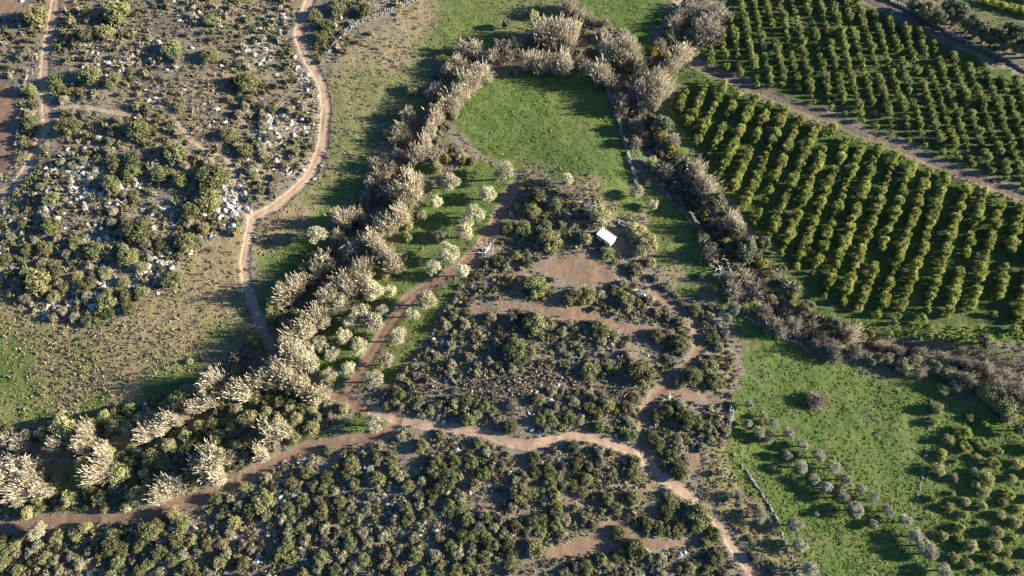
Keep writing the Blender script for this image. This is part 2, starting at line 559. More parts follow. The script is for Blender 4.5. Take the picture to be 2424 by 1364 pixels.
def terrain_piece(name, mask, label):
    q = quads[mask]
    if not len(q):
        return
    used, inv = np.unique(q, return_inverse=True)
    me = quad_mesh(name, VV[used], inv.reshape(-1, 4), smooth=True)
    for nm, arr in (('cover', COV), ('cover2', COV2)):
        at = me.attributes.new(nm, 'FLOAT_COLOR', 'POINT')
        at.data.foreach_set('color', np.ascontiguousarray(arr[used], np.float32).ravel())
    for nm, arr in (('heath', HEA), ('rut', RUT), ('under', UNDER_SHADE)):
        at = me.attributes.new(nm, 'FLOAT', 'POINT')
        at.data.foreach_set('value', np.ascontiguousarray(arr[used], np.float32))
    me.materials.append(GROUND)
    tag(link(name, me), label, kind='structure')


terrain_piece('ground', freg == 0, 'brown stony soil under the scrub and hedges')
flabels = {
    'arched_field': 'bright green field with a rounded upper end', 'strip_field': 'narrow green field strip beside the white shed',
    'right_field': 'large sunlit green field with a lone twiggy bush', 'olive_plot': 'shaded green plot of small trees at the lower right',
    'top_field': 'small green field at the top edge', 'upper_meadow': 'long meadow of patchy grass beside the pale track',
    'stubble_meadow': 'dry brown stubble meadow on the left', 'lower_orchard_ground': 'grass with shade painted in under the slanting citrus rows',
    'upper_orchard_ground': 'dark soil and grass with shade painted in under the upper citrus rows', 'far_orchard_ground': 'grass strip in the top right corner',
    'grove_ground': 'shaded grass under the pale olive grove', 'grass_triangle': 'small grass triangle between two tracks',
    'lower_verge': 'grass verge along the lower left track', 'dry_triangle': 'dry grass wedge between track and right field', 'lower_left_verge': 'grass verge at the lower left edge'}
for i, k in enumerate(fnames):
    terrain_piece(k, freg == i + 1, flabels[k])
tlabels = {
    'pale_dirt_track': 'pale dirt track winding down from the top edge', 'lower_pale_track': 'pale track running from the fork down to the creek',
    'creek_crossing_track': 'red earth track crossing the reedy creek', 'main_scrub_track': 'pale track crossing the scrub in the lower middle',
    'lower_right_track': 'track leaving through the bottom edge', 'loop_track': 'looping red earth track in the middle scrub',
    'field_gate_track': 'short track towards the right field', 'upper_left_track': 'dirt track at the upper left', 'hill_footpath': 'short footpath among rocks on the left hill',
    'heath_footpath': 'narrow footpath beside the dark heath plot', 'lower_left_track': 'red earth track at the lower left', 'grove_track': 'earth track through the olive grove',
    'orchard_lane': 'brown lane between the two citrus orchards', 'top_right_lane': 'brown lane at the top right'}
for i, k in enumerate(TRACKS):
    terrain_piece(k, freg == 100 + i, tlabels[k])
# land outside the built ground, out to the horizon
R = 4000.0
ring = [(-R, -R), (R, -R), (R, R), (-R, R), (-XB, YB0), (gx[-1], YB0), (gx[-1], gy[-1]), (-XB, gy[-1])]
me = quad_mesh('outer_land', [(x, y, 0) for x, y in ring], [(0, 1, 5, 4), (1, 2, 6, 5), (2, 3, 7, 6), (3, 0, 4, 7)])
me.materials.append(GROUND)
tag(link('outer_land', me), 'open land beyond the fields', kind='structure')

# samplers on the grid
def grid_s(arr, x, y):
    i = np.clip(((np.asarray(y) - YB0) / STEP).round().astype(int), 0, ny - 1)
    j = np.clip(((np.asarray(x) + XB) / STEP).round().astype(int), 0, nx - 1)
    return arr[i, j]


def zat(x, y):
    return grid_s(GZ, x, y)


trackmask = np.maximum(np.maximum(dust, lanem), redm)

# ------------------------------------------------------------------ leaf, wood and rock materials
def leaf_mat(name, dark, light, warm=None, transl=.18, rough=.7, objvar=.45):
    m = new_mat(name)
    t = NT(m)
    out = t.add('ShaderNodeOutputMaterial')
    tint = t.attr('tint').outputs['Fac']
    rnd = t.add('ShaderNodeObjectInfo').outputs['Random']
    col = t.mix(tint, dark, light)
    if warm:
        w = t.math('FRACT', t.math('MULTIPLY', rnd, 7.31))
        col = t.mix(t.math('MULTIPLY', t.ramp(w, .45, 1.0), .55), col, t.mix(tint, tuple(c * .45 for c in warm), warm))
    br = t.math('ADD', 1 - objvar / 2, t.math('MULTIPLY', rnd, objvar))
    hsv = t.add('ShaderNodeHueSaturation')
    t.l.new(col, hsv.inputs['Color'])
    t.l.new(br, hsv.inputs['Value'])
    col = hsv.outputs[0]
    bs = t.add('ShaderNodeBsdfPrincipled')
    t.l.new(col, bs.inputs['Base Color'])
    bs.inputs['Roughness'].default_value = rough
    bs.inputs['Specular IOR Level'].default_value = .25
    if transl > 0:
        tr = t.add('ShaderNodeBsdfTranslucent')
        t.l.new(col, tr.inputs['Color'])
        mx = t.add('ShaderNodeMixShader')
        mx.inputs[0].default_value = transl
        t.l.new(bs.outputs[0], mx.inputs[1])
        t.l.new(tr.outputs[0], mx.inputs[2])
        t.l.new(mx.outputs[0], out.inputs[0])
    else:
        t.l.new(bs.outputs[0], out.inputs[0])
    return m


M = {
    'shrub': leaf_mat('dark_shrub_leaves', (.064, .082, .034), (.275, .285, .125), (.36, .32, .15), .28, .7, .75),
    'grey': leaf_mat('grey_shrub_leaves', (.120, .126, .080), (.365, .350, .230), (.40, .33, .22), .25, .7, .6),
    'olive': leaf_mat('olive_leaves', (.240, .235, .150), (.640, .610, .430), (.60, .56, .34), .25),
    'silver': leaf_mat('silver_olive_leaves', (.140, .142, .105), (.470, .455, .350), None, .2),
    'light': leaf_mat('light_bush_leaves', (.150, .160, .070), (.480, .465, .240), (.50, .46, .22), .28),
    'citrus': leaf_mat('citrus_leaves', (.080, .125, .026), (.430, .455, .120), (.54, .52, .15), .34, .5),
    'young': leaf_mat('young_citrus_leaves', (.065, .105, .028), (.320, .360, .115), (.42, .41, .13), .32, .5),
    'ever': leaf_mat('evergreen_leaves', (.075, .092, .052), (.250, .262, .150), (.27, .25, .12), .25),
    'reed': leaf_mat('reed_stalks', (.105, .112, .072), (.650, .570, .415), (.50, .46, .31), .28, .8, .4),
    'twig': leaf_mat('grey_twigs', (.130, .120, .096), (.430, .392, .305), (.45, .38, .28), .15, .8),
    'lilac': leaf_mat('lilac_grey_twigs', (.150, .120, .112), (.400, .330, .300), None, .1, .8),
    'yellow': leaf_mat('yellow_bush_leaves', (.17, .150, .050), (.48, .42, .15), None, .28),
    'grass': leaf_mat('grass_blades', (.085, .145, .032), (.235, .300, .078), None, .35, .7, 0),
    'dryg': leaf_mat('dry_grass_blades', (.150, .132, .070), (.420, .365, .210), None, .25, .8, 0),
    'heathm': leaf_mat('heath_cushions', (.085, .074, .055), (.300, .250, .180), None, .2, .85, 0),
    'weed': leaf_mat('weed_leaves', (.110, .165, .030), (.340, .400, .090), None, .3, .7, 0),
    'bark': leaf_mat('bark', (.060, .048, .038), (.16, .13, .10), None, 0, .9),
    'bleach': leaf_mat('bleached_wood', (.42, .39, .36), (.62, .58, .54), None, 0, .8),
}


def rock_mat(name, a, b):
    m = new_mat(name)
    t = NT(m)
    out = t.add('ShaderNodeOutputMaterial')
    bs = t.add('ShaderNodeBsdfPrincipled')
    t.l.new(bs.outputs[0], out.inputs[0])
    geo = t.add('ShaderNodeNewGeometry').outputs['Position']
    n = t.noise(geo, 2.5, 5, .7)
    n2 = t.noise(geo, 9.0, 3, .7)
    tint = t.attr('tint').outputs['Fac']
    col = t.mix(t.math('MULTIPLY', t.math('ADD', n, tint), .5), a, b)
    col = t.mix(t.math('MULTIPLY', t.ramp(n2, .55, .7), .5), col, (.20, .185, .165))
    t.l.new(col, bs.inputs['Base Color'])
    bs.inputs['Roughness'].default_value = .9
    bp = t.add('ShaderNodeBump')
    bp.inputs['Strength'].default_value = .6
    bp.inputs['Distance'].default_value = .08
    t.l.new(n2, bp.inputs['Height'])
    t.l.new(bp.outputs[0], bs.inputs['Normal'])
    return m


M['rock'] = rock_mat('limestone', (.22, .212, .198), (.52, .50, .47))
M['wall'] = rock_mat('dry_wall_stone', (.14, .133, .118), (.31, .295, .27))


# ------------------------------------------------------------------ prototypes (all quads)
def cube_sphere(n):
    vs, qs = {}, []
    V = []

    def vid_(p):
        k = tuple(np.round(p, 5))
        if k not in vs:
            vs[k] = len(V)
            V.append(np.array(p) / np.linalg.norm(p))
        return vs[k]
    for ax in range(3):
        for sg in (-1, 1):
            for i in range(n):
                for j in range(n):
                    c = []
                    for di, dj in ((0, 0), (1, 0), (1, 1), (0, 1)):
                        p = [0, 0, 0]
                        p[ax] = sg
                        p[(ax + 1) % 3] = -1 + 2 * (i + di) / n
                        p[(ax + 2) % 3] = -1 + 2 * (j + dj) / n
                        c.append(vid_(p))
                    qs.append(c if sg > 0 else c[::-1])
    return np.array(V), np.array(qs)


CS1, CQ1 = cube_sphere(1)
CS2, CQ2 = cube_sphere(2)
CS3, CQ3 = cube_sphere(3)


class PB:
    """collects quads with a tint per vertex"""
    def __init__(s):
        s.v, s.q, s.t, s.n = [], [], [], 0

    def add(s, v, q, t):
        v = np.asarray(v, float)
        s.v.append(v)
        s.q.append(np.asarray(q) + s.n)
        s.t.append(np.broadcast_to(np.asarray(t, float), (len(v),)).copy())
        s.n += len(v)

    def get(s):
        return np.concatenate(s.v), np.concatenate(s.q), np.concatenate(s.t)


def unit(a):
    return a / (np.linalg.norm(a, axis=-1, keepdims=True) + 1e-9)


def leaves(pb, r, pos, nrm, size, asp, tint):
    n = len(pos)
    nrm = unit(nrm)
    tg = unit(np.cross(nrm, r.normal(size=(n, 3))))
    bt = np.cross(nrm, tg)
    s = np.asarray(size).reshape(-1, 1) * np.ones((n, 1))
    c = np.stack([pos + tg * s, pos + bt * s * asp, pos - tg * s, pos - bt * s * asp], 1).reshape(-1, 3)
    q = np.arange(n * 4).reshape(-1, 4)
    pb.add(c, q, np.repeat(tint, 4))


def crown(seed, nl, per, leaf, hz=.75, z0=.25, core=.72, rl=(.26, .44), spread=.72, asp=.62, loose=.6, stick=0.0, lite=False):
    """lumpy crown of leaf clumps: unit radius, from the ground to about z0+hz*1.3"""
    r = np.random.default_rng(seed)
    pb = PB()
    ex, ey = r.uniform(.85, 1.15), r.uniform(.85, 1.15)
    for i in range(nl):
        d = unit(r.normal(size=3))
        d[2] = abs(d[2]) if r.random() < .85 else d[2] * .3
        rad = spread * r.uniform(.25, 1.0) ** .5
        c = d * rad * np.array([ex, ey, hz])
        c[2] += z0 + r.uniform(-.05, .12)
        lr = r.uniform(*rl)
        lt = r.uniform(.05, .55)
        if core > 0:
            S_, Q_ = (CS2, CQ2) if not lite else (CS1, CQ1)
            pb.add(c + S_ * lr * core * r.uniform(.8, 1.1, (len(S_), 1)), Q_, lt * .6)
        dd = unit(r.normal(size=(per, 3)) + np.array([d[0], d[1], .35]) * .9)
        pos = c + dd * lr * r.uniform(.75, 1.12 + stick, (per, 1))
        pos[:, 2] = np.maximum(pos[:, 2], .01)
        nrm = dd + loose * r.normal(size=(per, 3))
        leaves(pb, r, pos, nrm, leaf * r.uniform(.6, 1.25, per), asp, np.clip(lt + r.uniform(-.1, .5, per), 0, 1))
    return pb.get()


def ribbon(pb, pts, w, t0, t1, r):
    pts = np.asarray(pts)
    d = unit(pts[-1] - pts[0])
    side = unit(np.cross(d, r.normal(size=3)))
    n = len(pts)
    ws = np.linspace(w, w * .45, n).reshape(-1, 1)
    v = np.concatenate([pts - side * ws / 2, pts + side * ws / 2])
    q = [(i, i + 1, n + i + 1, n + i) for i in range(n - 1)]
    tt = np.linspace(t0, t1, n)
    pb.add(v, q, np.concatenate([tt, tt]))


def reed_clump(seed, n=230, R=1.9, Ht=6.0):
    r = np.random.default_rng(seed)
    pb = PB()
    wind = r.normal(size=2) * .10
    bend = r.uniform(0, 6.28)
    for i in range(n):
        a = r.uniform(0, 2 * math.pi)
        rr = R * .85 * math.sqrt(r.random()) * (.75 + .35 * math.sin(2 * a + bend))
        b = np.array([math.cos(a) * rr, math.sin(a) * rr, 0])
        lean = (rr / R) * r.uniform(.1, .75) + .02
        h = Ht * r.uniform(.45, 1.08) * (1 - .25 * (rr / R) ** 2)
        dx = np.array([math.cos(a) * lean + wind[0] + r.normal() * .12, math.sin(a) * lean + wind[1] + r.normal() * .12, 0])
        P = lambda s_: b + np.array([0, 0, h * (s_ - .14 * s_ * s_ * np.linalg.norm(dx))]) + dx * h * .5 * s_ ** 1.7
        tb = r.uniform(.05, .5)
        ribbon(pb, [P(0), P(.5), P(1.0)], r.uniform(.05, .09), tb, tb + .3, r)
        tip = P(1.0)
        dr = unit(P(1.0) - P(.8))
        if r.random() < .8:
            L = r.uniform(.5, 1.15)
            pl = np.array([tip - dr * .25, tip + dr * L * .4 + r.normal(size=3) * .05, tip + dr * L * .8 + np.array([0, 0, -.1])])
            tp = r.uniform(.5, 1.0)
            ribbon(pb, pl, r.uniform(.10, .17), tp, tp, r)
        for k in range(4):
            s_ = r.uniform(.3, 1.0)
            p = P(s_)
            o = unit(dr * r.uniform(.1, .8) + r.normal(size=3) * .6)
            L = r.uniform(.35, .75)
            t = r.uniform(0, .35) if r.random() < .55 else r.uniform(.35, .85)
            ribbon(pb, [p, p + o * L * .6, p + o * L + np.array([0, 0, -.3 * L])], r.uniform(.06, .11), t, t + .1, r)
    return pb.get()


def twig_bush(seed, n=58, R=1.0, Ht=1.3, sub=9, w=.045, leaf_n=240, wide=.9):
    r = np.random.default_rng(seed)
    pb = PB()
    for i in range(n):
        a = r.uniform(0, 2 * math.pi)
        el = math.acos(1 - r.random() * wide)
        d = np.array([math.cos(a) * math.sin(el), math.sin(a) * math.sin(el), math.cos(el)])
        L = r.uniform(.75, 1.1)
        tip = d * np.array([R, R, Ht]) * L
        mid = tip * .5 + np.array([0, 0, .12]) + r.normal(size=3) * .05
        t = r.uniform(.1, .5)
        ribbon(pb, [np.array([r.normal() * .06, r.normal() * .06, 0]), mid, tip], w * 1.5, t * .5, t, r)
        for k in range(sub):
            s = r.uniform(.35, 1.0)
            p = mid * (1 - s) * 2 * .5 + (mid * (2 - 2 * s) + tip * (2 * s - 1) if s > .5 else mid * 2 * s) - mid * (1 - s)
            p = (mid * (2 - 2 * s) + tip * (2 * s - 1)) if s > .5 else mid * 2 * s
            dd = unit(d + r.normal(size=3) * .75 + np.array([0, 0, .3]))
            ll = r.uniform(.2, .45)
            tt = r.uniform(.25, .85)
            ribbon(pb, [p, p + dd * ll * .55 + r.normal(size=3) * .02, p + dd * ll], w, tt, min(1, tt + .2), r)
    if leaf_n:
        d = unit(r.normal(size=(leaf_n, 3)))
        d[:, 2] = np.abs(d[:, 2])
        pos = d * np.array([R, R, Ht]) * r.uniform(.5, 1.0, (leaf_n, 1))
        leaves(pb, r, pos, r.normal(size=(leaf_n, 3)), r.uniform(.03, .075, leaf_n), .6, r.uniform(.3, 1.0, leaf_n))
    return pb.get()


def tube(pb, pts, rad, t, k=6):
    pts = np.asarray(pts, float)
    n = len(pts)
    V = []
    for i in range(n):
        d = unit(pts[min(i + 1, n - 1)] - pts[max(i - 1, 0)])
        a = unit(np.cross(d, [.31, .2, .9] if abs(d[2]) < .9 else [1, .1, 0]))
        b = np.cross(d, a)
        for j in range(k):
            th = 2 * math.pi * j / k
            V.append(pts[i] + (a * math.cos(th) + b * math.sin(th)) * rad[i])
    q = []
    for i in range(n - 1):
        for j in range(k):
            q.append((i * k + j, i * k + (j + 1) % k, (i + 1) * k + (j + 1) % k, (i + 1) * k + j))
    pb.add(V, q, t)


def trunk_proto(seed, th=.8, limbs=4):
    """unit tree: trunk with limbs reaching into the crown (crown radius 1)"""
    r = np.random.default_rng(seed)
    pb = PB()
    lean = r.normal(size=2) * .08
    top = np.array([lean[0], lean[1], th])
    tube(pb, [(0, 0, -.12), (lean[0] * .3, lean[1] * .3, th * .45), top], [.15, .11, .10], r.uniform(.2, .6))
    for i in range(limbs):
        a = 2 * math.pi * i / limbs + r.uniform(-.4, .4)
        e = top + np.array([math.cos(a) * .5, math.sin(a) * .5, r.uniform(.35, .7)])
        m = top * .5 + e * .5 + np.array([0, 0, .08])
        tube(pb, [top - np.array([0, 0, .05]), m, e], [.08, .055, .025], r.uniform(.2, .6), 5)
    return pb.get()


def bare_tree(seed, depth=4, L0=1.9, r0=.16, n0=5):
    r = np.random.default_rng(seed)
    pb = PB()

    def grow(p, d, L, rad, k):
        m = p + d * L * .5 + r.normal(size=3) * L * .06
        e = p + d * L + r.normal(size=3) * L * .08
        tube(pb, [p, m, e], [rad, rad * .82, rad * .62], r.uniform(.2, 1), 5)
        if k == 0:
            return
        for _ in range(r.integers(2, 4)):
            nd = unit(d + r.normal(size=3) * .55 + np.array([0, 0, .08]))
            grow(e, nd, L * r.uniform(.6, .82), rad * .58, k - 1)
    for i in range(n0):
        a = 2 * math.pi * i / n0 + r.uniform(-.4, .4)
        grow(np.array([0, 0, .1]), unit(np.array([math.cos(a), math.sin(a), r.uniform(.5, 1.1)])), L0 * r.uniform(.8, 1.2), r0, depth - 1)
    return pb.get()


def rock_proto(seed, n=3):
    r = np.random.default_rng(seed)
    S, Q = (CS3, CQ3) if n == 3 else (CS2, CQ2) if n == 2 else (CS1, CQ1)
    f = unit(r.normal(size=(7, 3)))
    o = r.uniform(.55, .95, 7)
    v = S.copy()
    for k in range(7):       # chop with planes: facets
        dd = v @ f[k]
        over = np.maximum(dd - o[k], 0)
        v = v - over[:, None] * f[k]
    v = v * r.uniform(.94, 1.06, (len(v), 1)) * np.array([r.uniform(.8, 1.25), r.uniform(.7, 1.05), r.uniform(.5, .75)])
    v[:, 2] += .25
    return v, Q, np.full(len(v), r.random())


def pm(name, proto, mat):
    me = quad_mesh(name, proto[0], proto[1], proto[2])
    me.materials.append(M[mat])
    return me


PROTO = {
    'shrub': [crown(100 + i, 22 + 3 * i, 74, .080, hz=.62, z0=.30, core=.62, loose=1.5, stick=.22, rl=(.2, .44), spread=.78) for i in range(5)],
    'grey': [crown(120 + i, 18 + 3 * i, 74, .078, hz=.60, z0=.28, core=.58, loose=1.6) for i in range(4)],
    'light': [crown(140 + i, 22 + 3 * i, 74, .074, hz=.75, z0=.42, core=.52, loose=1.5, stick=.3, rl=(.2, .42), spread=.78) for i in range(4)],
    'olive': [crown(160 + i, 22 + 3 * i, 84, .068, hz=.78, z0=1.05, core=.36, spread=.86, rl=(.17, .36), loose=1.6, stick=.5) for i in range(5)],
    'citrus': [crown(180 + i, 15 + 2 * i, 62, .095, hz=.80, z0=.48, core=.60, loose=1.6, stick=.42, rl=(.22, .42)) for i in range(5)],
    'ever': [crown(200 + i, 24, 64, .075, hz=.85, z0=.85, core=.68, rl=(.22, .40), loose=1.3) for i in range(4)],
    'reed': [reed_clump(220 + i) for i in range(6)],
    'twig': [twig_bush(240 + i) for i in range(4)],
    'small': [crown(260 + i, 5, 10, .21, hz=.55, z0=.25, core=.70, rl=(.34, .5), spread=.6, loose=1.5, lite=True) for i in range(7)],
    'far_citrus': [crown(270 + i, 9, 13, .19, hz=.80, z0=.48, core=.80, rl=(.32, .46), loose=1.5, stick=.15, lite=True) for i in range(5)],
    'cushion': [crown(280 + i, 2, 5, .36, hz=.3, z0=.18, core=0, rl=(.45, .6), spread=.3, loose=1.5) for i in range(5)],
    'rock': [rock_proto(300 + i, 3) for i in range(6)],
    'pebble': [rock_proto(320 + i, 2) for i in range(5)],
}


def tussock(seed, n=5):
    r = np.random.default_rng(seed)
    pb = PB()
    a = r.uniform(0, 2 * math.pi, n)
    d = np.stack([np.cos(a) * .6, np.sin(a) * .6, r.uniform(.5, 1.0, n)], 1)
    pos = d * .5 * np.array([1, 1, .9])
    pos[:, :2] += r.normal(size=(n, 2)) * .15
    leaves(pb, r, pos, np.cross(d, r.normal(size=(n, 3))), r.uniform(.3, .6, n), .5, r.uniform(0, 1, n))
    return pb.get()


PROTO['tussock'] = [tussock(340 + i) for i in range(6)]
MESH = {}
for key, mat in (('shrub', 'shrub'), ('grey', 'grey'), ('light', 'light'), ('ever', 'ever'), ('reed', 'reed'), ('twig', 'twig'), ('citrus', 'citrus'), ('olive', 'olive'), ('rock', 'rock')):
    MESH[key] = [pm(key + '_form', p, mat) for p in PROTO[key]]
MESH['young'] = [pm('young_form', p, 'young') for p in PROTO['citrus']]
MESH['silver'] = [pm('silver_form', p, 'silver') for p in PROTO['olive']]
MESH['yellow'] = [pm('yellow_form', p, 'yellow') for p in PROTO['grey']]
MESH['lilac'] = [pm('lilac_form', p, 'lilac') for p in PROTO['twig']]
TRUNK = {'olive': [pm('olive_trunk', trunk_proto(400 + i, .75, 4), 'bark') for i in range(3)],
         'citrus': [pm('citrus_trunk', trunk_proto(410 + i, .45, 4), 'bark') for i in range(3)],
         'ever': [pm('ever_trunk', trunk_proto(420 + i, .7, 5), 'bark') for i in range(3)]}


def stamp(name, protos, X, Y, Z, S, mat, kind='stuff', label=None, sz=None, tints=None, tilt=0.0):
    n = len(X)
    if n == 0:
        return None
    pick = rng.integers(0, len(protos), n)
    rot = rng.uniform(0, 2 * math.pi, n)
    if tints is None:
        tints = rng.uniform(-.18, .18, n)
    if sz is None:
        sz = S
    Vs, Qs, Ts, off = [], [], [], 0
    for k, (v, q, t) in enumerate(protos):
        idx = np.where(pick == k)[0]
        if not len(idx):
            continue
        c, s = np.cos(rot[idx])[:, None], np.sin(rot[idx])[:, None]
        vx = (v[None, :, 0] * c - v[None, :, 1] * s) * S[idx][:, None] + X[idx][:, None]
        vy = (v[None, :, 0] * s + v[None, :, 1] * c) * S[idx][:, None] + Y[idx][:, None]
        vz = v[None, :, 2] * sz[idx][:, None] + Z[idx][:, None]
        Vs.append(np.stack([vx, vy, vz], -1).reshape(-1, 3))
        Qs.append((q[None] + (np.arange(len(idx)) * len(v))[:, None, None]).reshape(-1, 4) + off)
        Ts.append(np.clip(t[None] + tints[idx][:, None], 0, 1).reshape(-1))
        off += len(idx) * len(v)
    me = quad_mesh(name, np.concatenate(Vs), np.concatenate(Qs), np.concatenate(Ts))
    me.materials.append(M[mat])
    return tag(link(name, me), label, kind=kind)


# ------------------------------------------------------------------ labels that single things out
LAND = [("the white shed", 1437, 560), ("the fork of the pale tracks", 597, 520), ("the upper left crossroads", 110, 258), ("the rounded top of the arched field", 1330, 172),
        ("the arched field's left tip", 1065, 290), ("the stone heap above the shed", 1360, 480), ("the red soil clearing", 1380, 640), ("the fallen bleached tree", 1155, 590),
        ("the middle track junction", 1525, 1070), ("the bend of the looping track", 1660, 800), ("the lower red clearing", 1450, 1280), ("the lone bush in the field", 1931, 946),
        ("the bottom left corner", 0, 1364), ("the bottom right corner", 2424, 1364), ("the top left corner", 0, 0), ("the middle of the left edge", 0, 640),
        ("the middle of the bottom edge", 1212, 1364), ("the middle of the top edge", 1212, 0), ("the bleached bare tree", 1710, 633), ("the small grass triangle", 850, 1015),
        ("the creek's lower left end", 0, 1080), ("the shortest citrus row", 1615, 238), ("the outer bend of the pale track", 770, 270), ("the dry stubble meadow", 330, 830),
        ("the dark heath plot", 490, 250), ("the creek crossing", 650, 835), ("the red path strip", 1200, 726), ("the top right corner", 2424, 0), ("the right edge's middle", 2424, 880),
        ("the lower field corner", 2165, 1200), ("the grove's lower end", 850, 920), ("the stony bank at the top", 820, 70), ("the gap left of the lower tracks", 700, 1280),
        ("the middle of the scrub", 1250, 900), ("the lower scrub middle", 1150, 1180), ("the stones at lower left", 400, 1300)]
ORD = ['', 'second ', 'third ', 'fourth ', 'fifth ', 'sixth ', 'seventh ', 'eighth ', 'ninth ', 'tenth ', 'eleventh ', 'twelfth ', 'thirteenth ', 'fourteenth ', 'fifteenth ',
       'sixteenth ', 'seventeenth ', 'eighteenth ', 'nineteenth ', 'twentieth ']
TENS = ['', '', 'twenty', 'thirty', 'forty', 'fifty', 'sixty']


def ordinal(i):
    """0 -> '' (nearest), 1 -> 'second ' ..."""
    if i < 20:
        return ORD[i]
    n = i + 1
    o = ['th', 'first', 'second', 'third', 'fourth', 'fifth', 'sixth', 'seventh', 'eighth', 'ninth'][n % 10]
    return (TENS[n // 10] + '-' + o + ' ') if n % 10 else TENS[n // 10][:-1] + 'ieth '


PENDING = []     # (object, description, u, v)


def finish_labels():
    groups = {}
    for o, desc, u, v in PENDING:
        d = [(u - lu) ** 2 + (v - lv) ** 2 for _, lu, lv in LAND]
        k = int(np.argmin(d))
        groups.setdefault((desc, k), []).append((d[k], o))
    for (desc, k), lst in groups.items():
        lst.sort(key=lambda a: a[0])
        for i, (_, o) in enumerate(lst):
            o['label'] = f"{desc}, {ordinal(i)}closest to {LAND[k][0]}"


def place(name, cat, group, mesh, x, y, z, s, desc, trunk=None, sz=None, rot=None):
    rot = random.uniform(0, 6.283) if rot is None else rot
    if trunk is None:
        o = link(name, mesh)
    else:
        o = bpy.data.objects.new(name, None)
        C.objects.link(o)
        o.empty_display_size = .3
        link('crown', mesh, o)
        link('trunk', trunk, o)
    o.location = (x, y, z)
    o.rotation_euler = (0, 0, rot)
    o.scale = (s, s, s if sz is None else sz)
    tag(o, None, cat, group)
    if desc:
        u, v, _ = project(np.array([x]), np.array([y]), np.array([z + s * .6]))
        PENDING.append((o, desc, float(u[0]), float(v[0])))
    return o


# ------------------------------------------------------------------ citrus orchards
LOWER = [((1626, 210), (1605, 266)), ((1679, 190), (1624, 303)), ((1714, 200), (1646, 345)), ((1748, 222), (1676, 376)), ((1789, 228), (1700, 424)), ((1822, 247), (1731, 455)),
         ((1860, 255), (1757, 502)), ((1895, 279), (1786, 531)), ((1934, 293), (1817, 567)), ((1970, 303), (1848, 600)), ((2007, 320), (1882, 636)), ((2041, 338), (1919, 654)),
         ((2079, 348), (1951, 702)), ((2120, 365), (1989, 726)), ((2160, 379), (2031, 736)), ((2200, 396), (2074, 757)), ((2241, 410), (2120, 764)), ((2289, 431), (2182, 764)),
         ((2331, 445), (2238, 757)), ((2372, 462), (2293, 743)), ((2420, 471), (2348, 760)), ((2466, 490), (2400, 781)), ((2512, 505), (2450, 790)), ((2558, 522), (2502, 800))]
UPPER = [((1681, 112), (1683, 155)), ((1706, 70), (1720, 167)), ((1729, 40), (1755, 186)), ((1748, -14), (1793, 203)), ((1775, -40), (1827, 212)), ((1805, -45), (1857, 212)),
         ((1836, -45), (1893, 224)), ((1867, -45), (1927, 245)), ((1897, -45), (1969, 262)), ((1928, -45), (2003, 278)), ((1957, -45), (2040, 293)), ((1988, -45), (2079, 305)),
         ((2020, -35), (2117, 322)), ((2060, 8), (2158, 338)), ((2100, 30), (2191, 350)), ((2136, 52), (2234, 366)), ((2167, 60), (2272, 383)), ((2205, 98), (2307, 398)),
         ((2250, 128), (2348, 414)), ((2285, 135), (2389, 431)), ((2324, 145), (2424, 440)), ((2369, 180), (2462, 455)), ((2403, 186), (2500, 470)), ((2440, 200), (2540, 484)),
         ((2480, 216), (2580, 498))]


def orchard(rows, spacing, rad, hgt, miss, phase):
    res = []
    for ri, (a, b) in enumerate(rows):
        x, y, _h = ground_at([a[0], b[0]], [a[1], b[1]], .7)
        L = math.hypot(x[1] - x[0], y[1] - y[0])
        dy = abs(y[1] - y[0])
        sp = spacing
        ks = np.arange(math.ceil((min(y) + phase) / sp), math.floor((max(y) + phase) / sp) + 1)
        for ci, k in enumerate(ks[::-1]):
            yy = k * sp - phase + rng.normal() * .12
            t = (yy - y[0]) / (y[1] - y[0])
            if random.random() < miss:
                continue
            xx = x[0] + (x[1] - x[0]) * t + rng.normal() * .12
            r = rad * random.uniform(.76, 1.2) * (.7 if t > .93 or random.random() < .06 else 1)
            res.append((ri, ci, xx, yy, float(zat(xx, yy)), r, hgt * random.uniform(.85, 1.15)))
    return res


words = ['first', 'second', 'third', 'fourth', 'fifth', 'sixth', 'seventh', 'eighth', 'ninth', 'tenth', 'eleventh', 'twelfth', 'thirteenth', 'fourteenth', 'fifteenth', 'sixteenth',
         'seventeenth', 'eighteenth', 'nineteenth', 'twentieth', 'twenty-first', 'twenty-second', 'twenty-third', 'twenty-fourth', 'twenty-fifth', 'twenty-sixth']


def build_orchard(name, group, key, trees, lim, lab, stuffname, stufflabel):
    X = np.array([[t[2], t[3], t[4]] for t in trees])
    u, v, zf = project(X[:, 0], X[:, 1], X[:, 2])
    seen = (u > -20) & (u < W0 + 20) & (v > -20) & (v < H0 + 20)
    size = np.array([t[5] for t in trees]) / zf * np.where(seen, 1, .2)
    order = np.argsort(-size)
    one = set(order[:lim].tolist())
    rest = []
    for i, (ri, ci, x, y, z, r, h) in enumerate(trees):
        if i in one:
            m = random.choice(MESH[key])
            place(name, 'citrus tree', group, m, x, y, z - .05, r, None, random.choice(TRUNK['citrus']), sz=r * h)['label'] = \
                lab.format(row=words[ri], no=words[min(ci, 25)])
        else:
            rest.append((x, y, z, r, r * h))
    if rest:
        a = np.array(rest)
        stamp(stuffname, PROTO['far_citrus'], a[:, 0], a[:, 1], a[:, 2], a[:, 3], key, label=stufflabel, sz=a[:, 4])


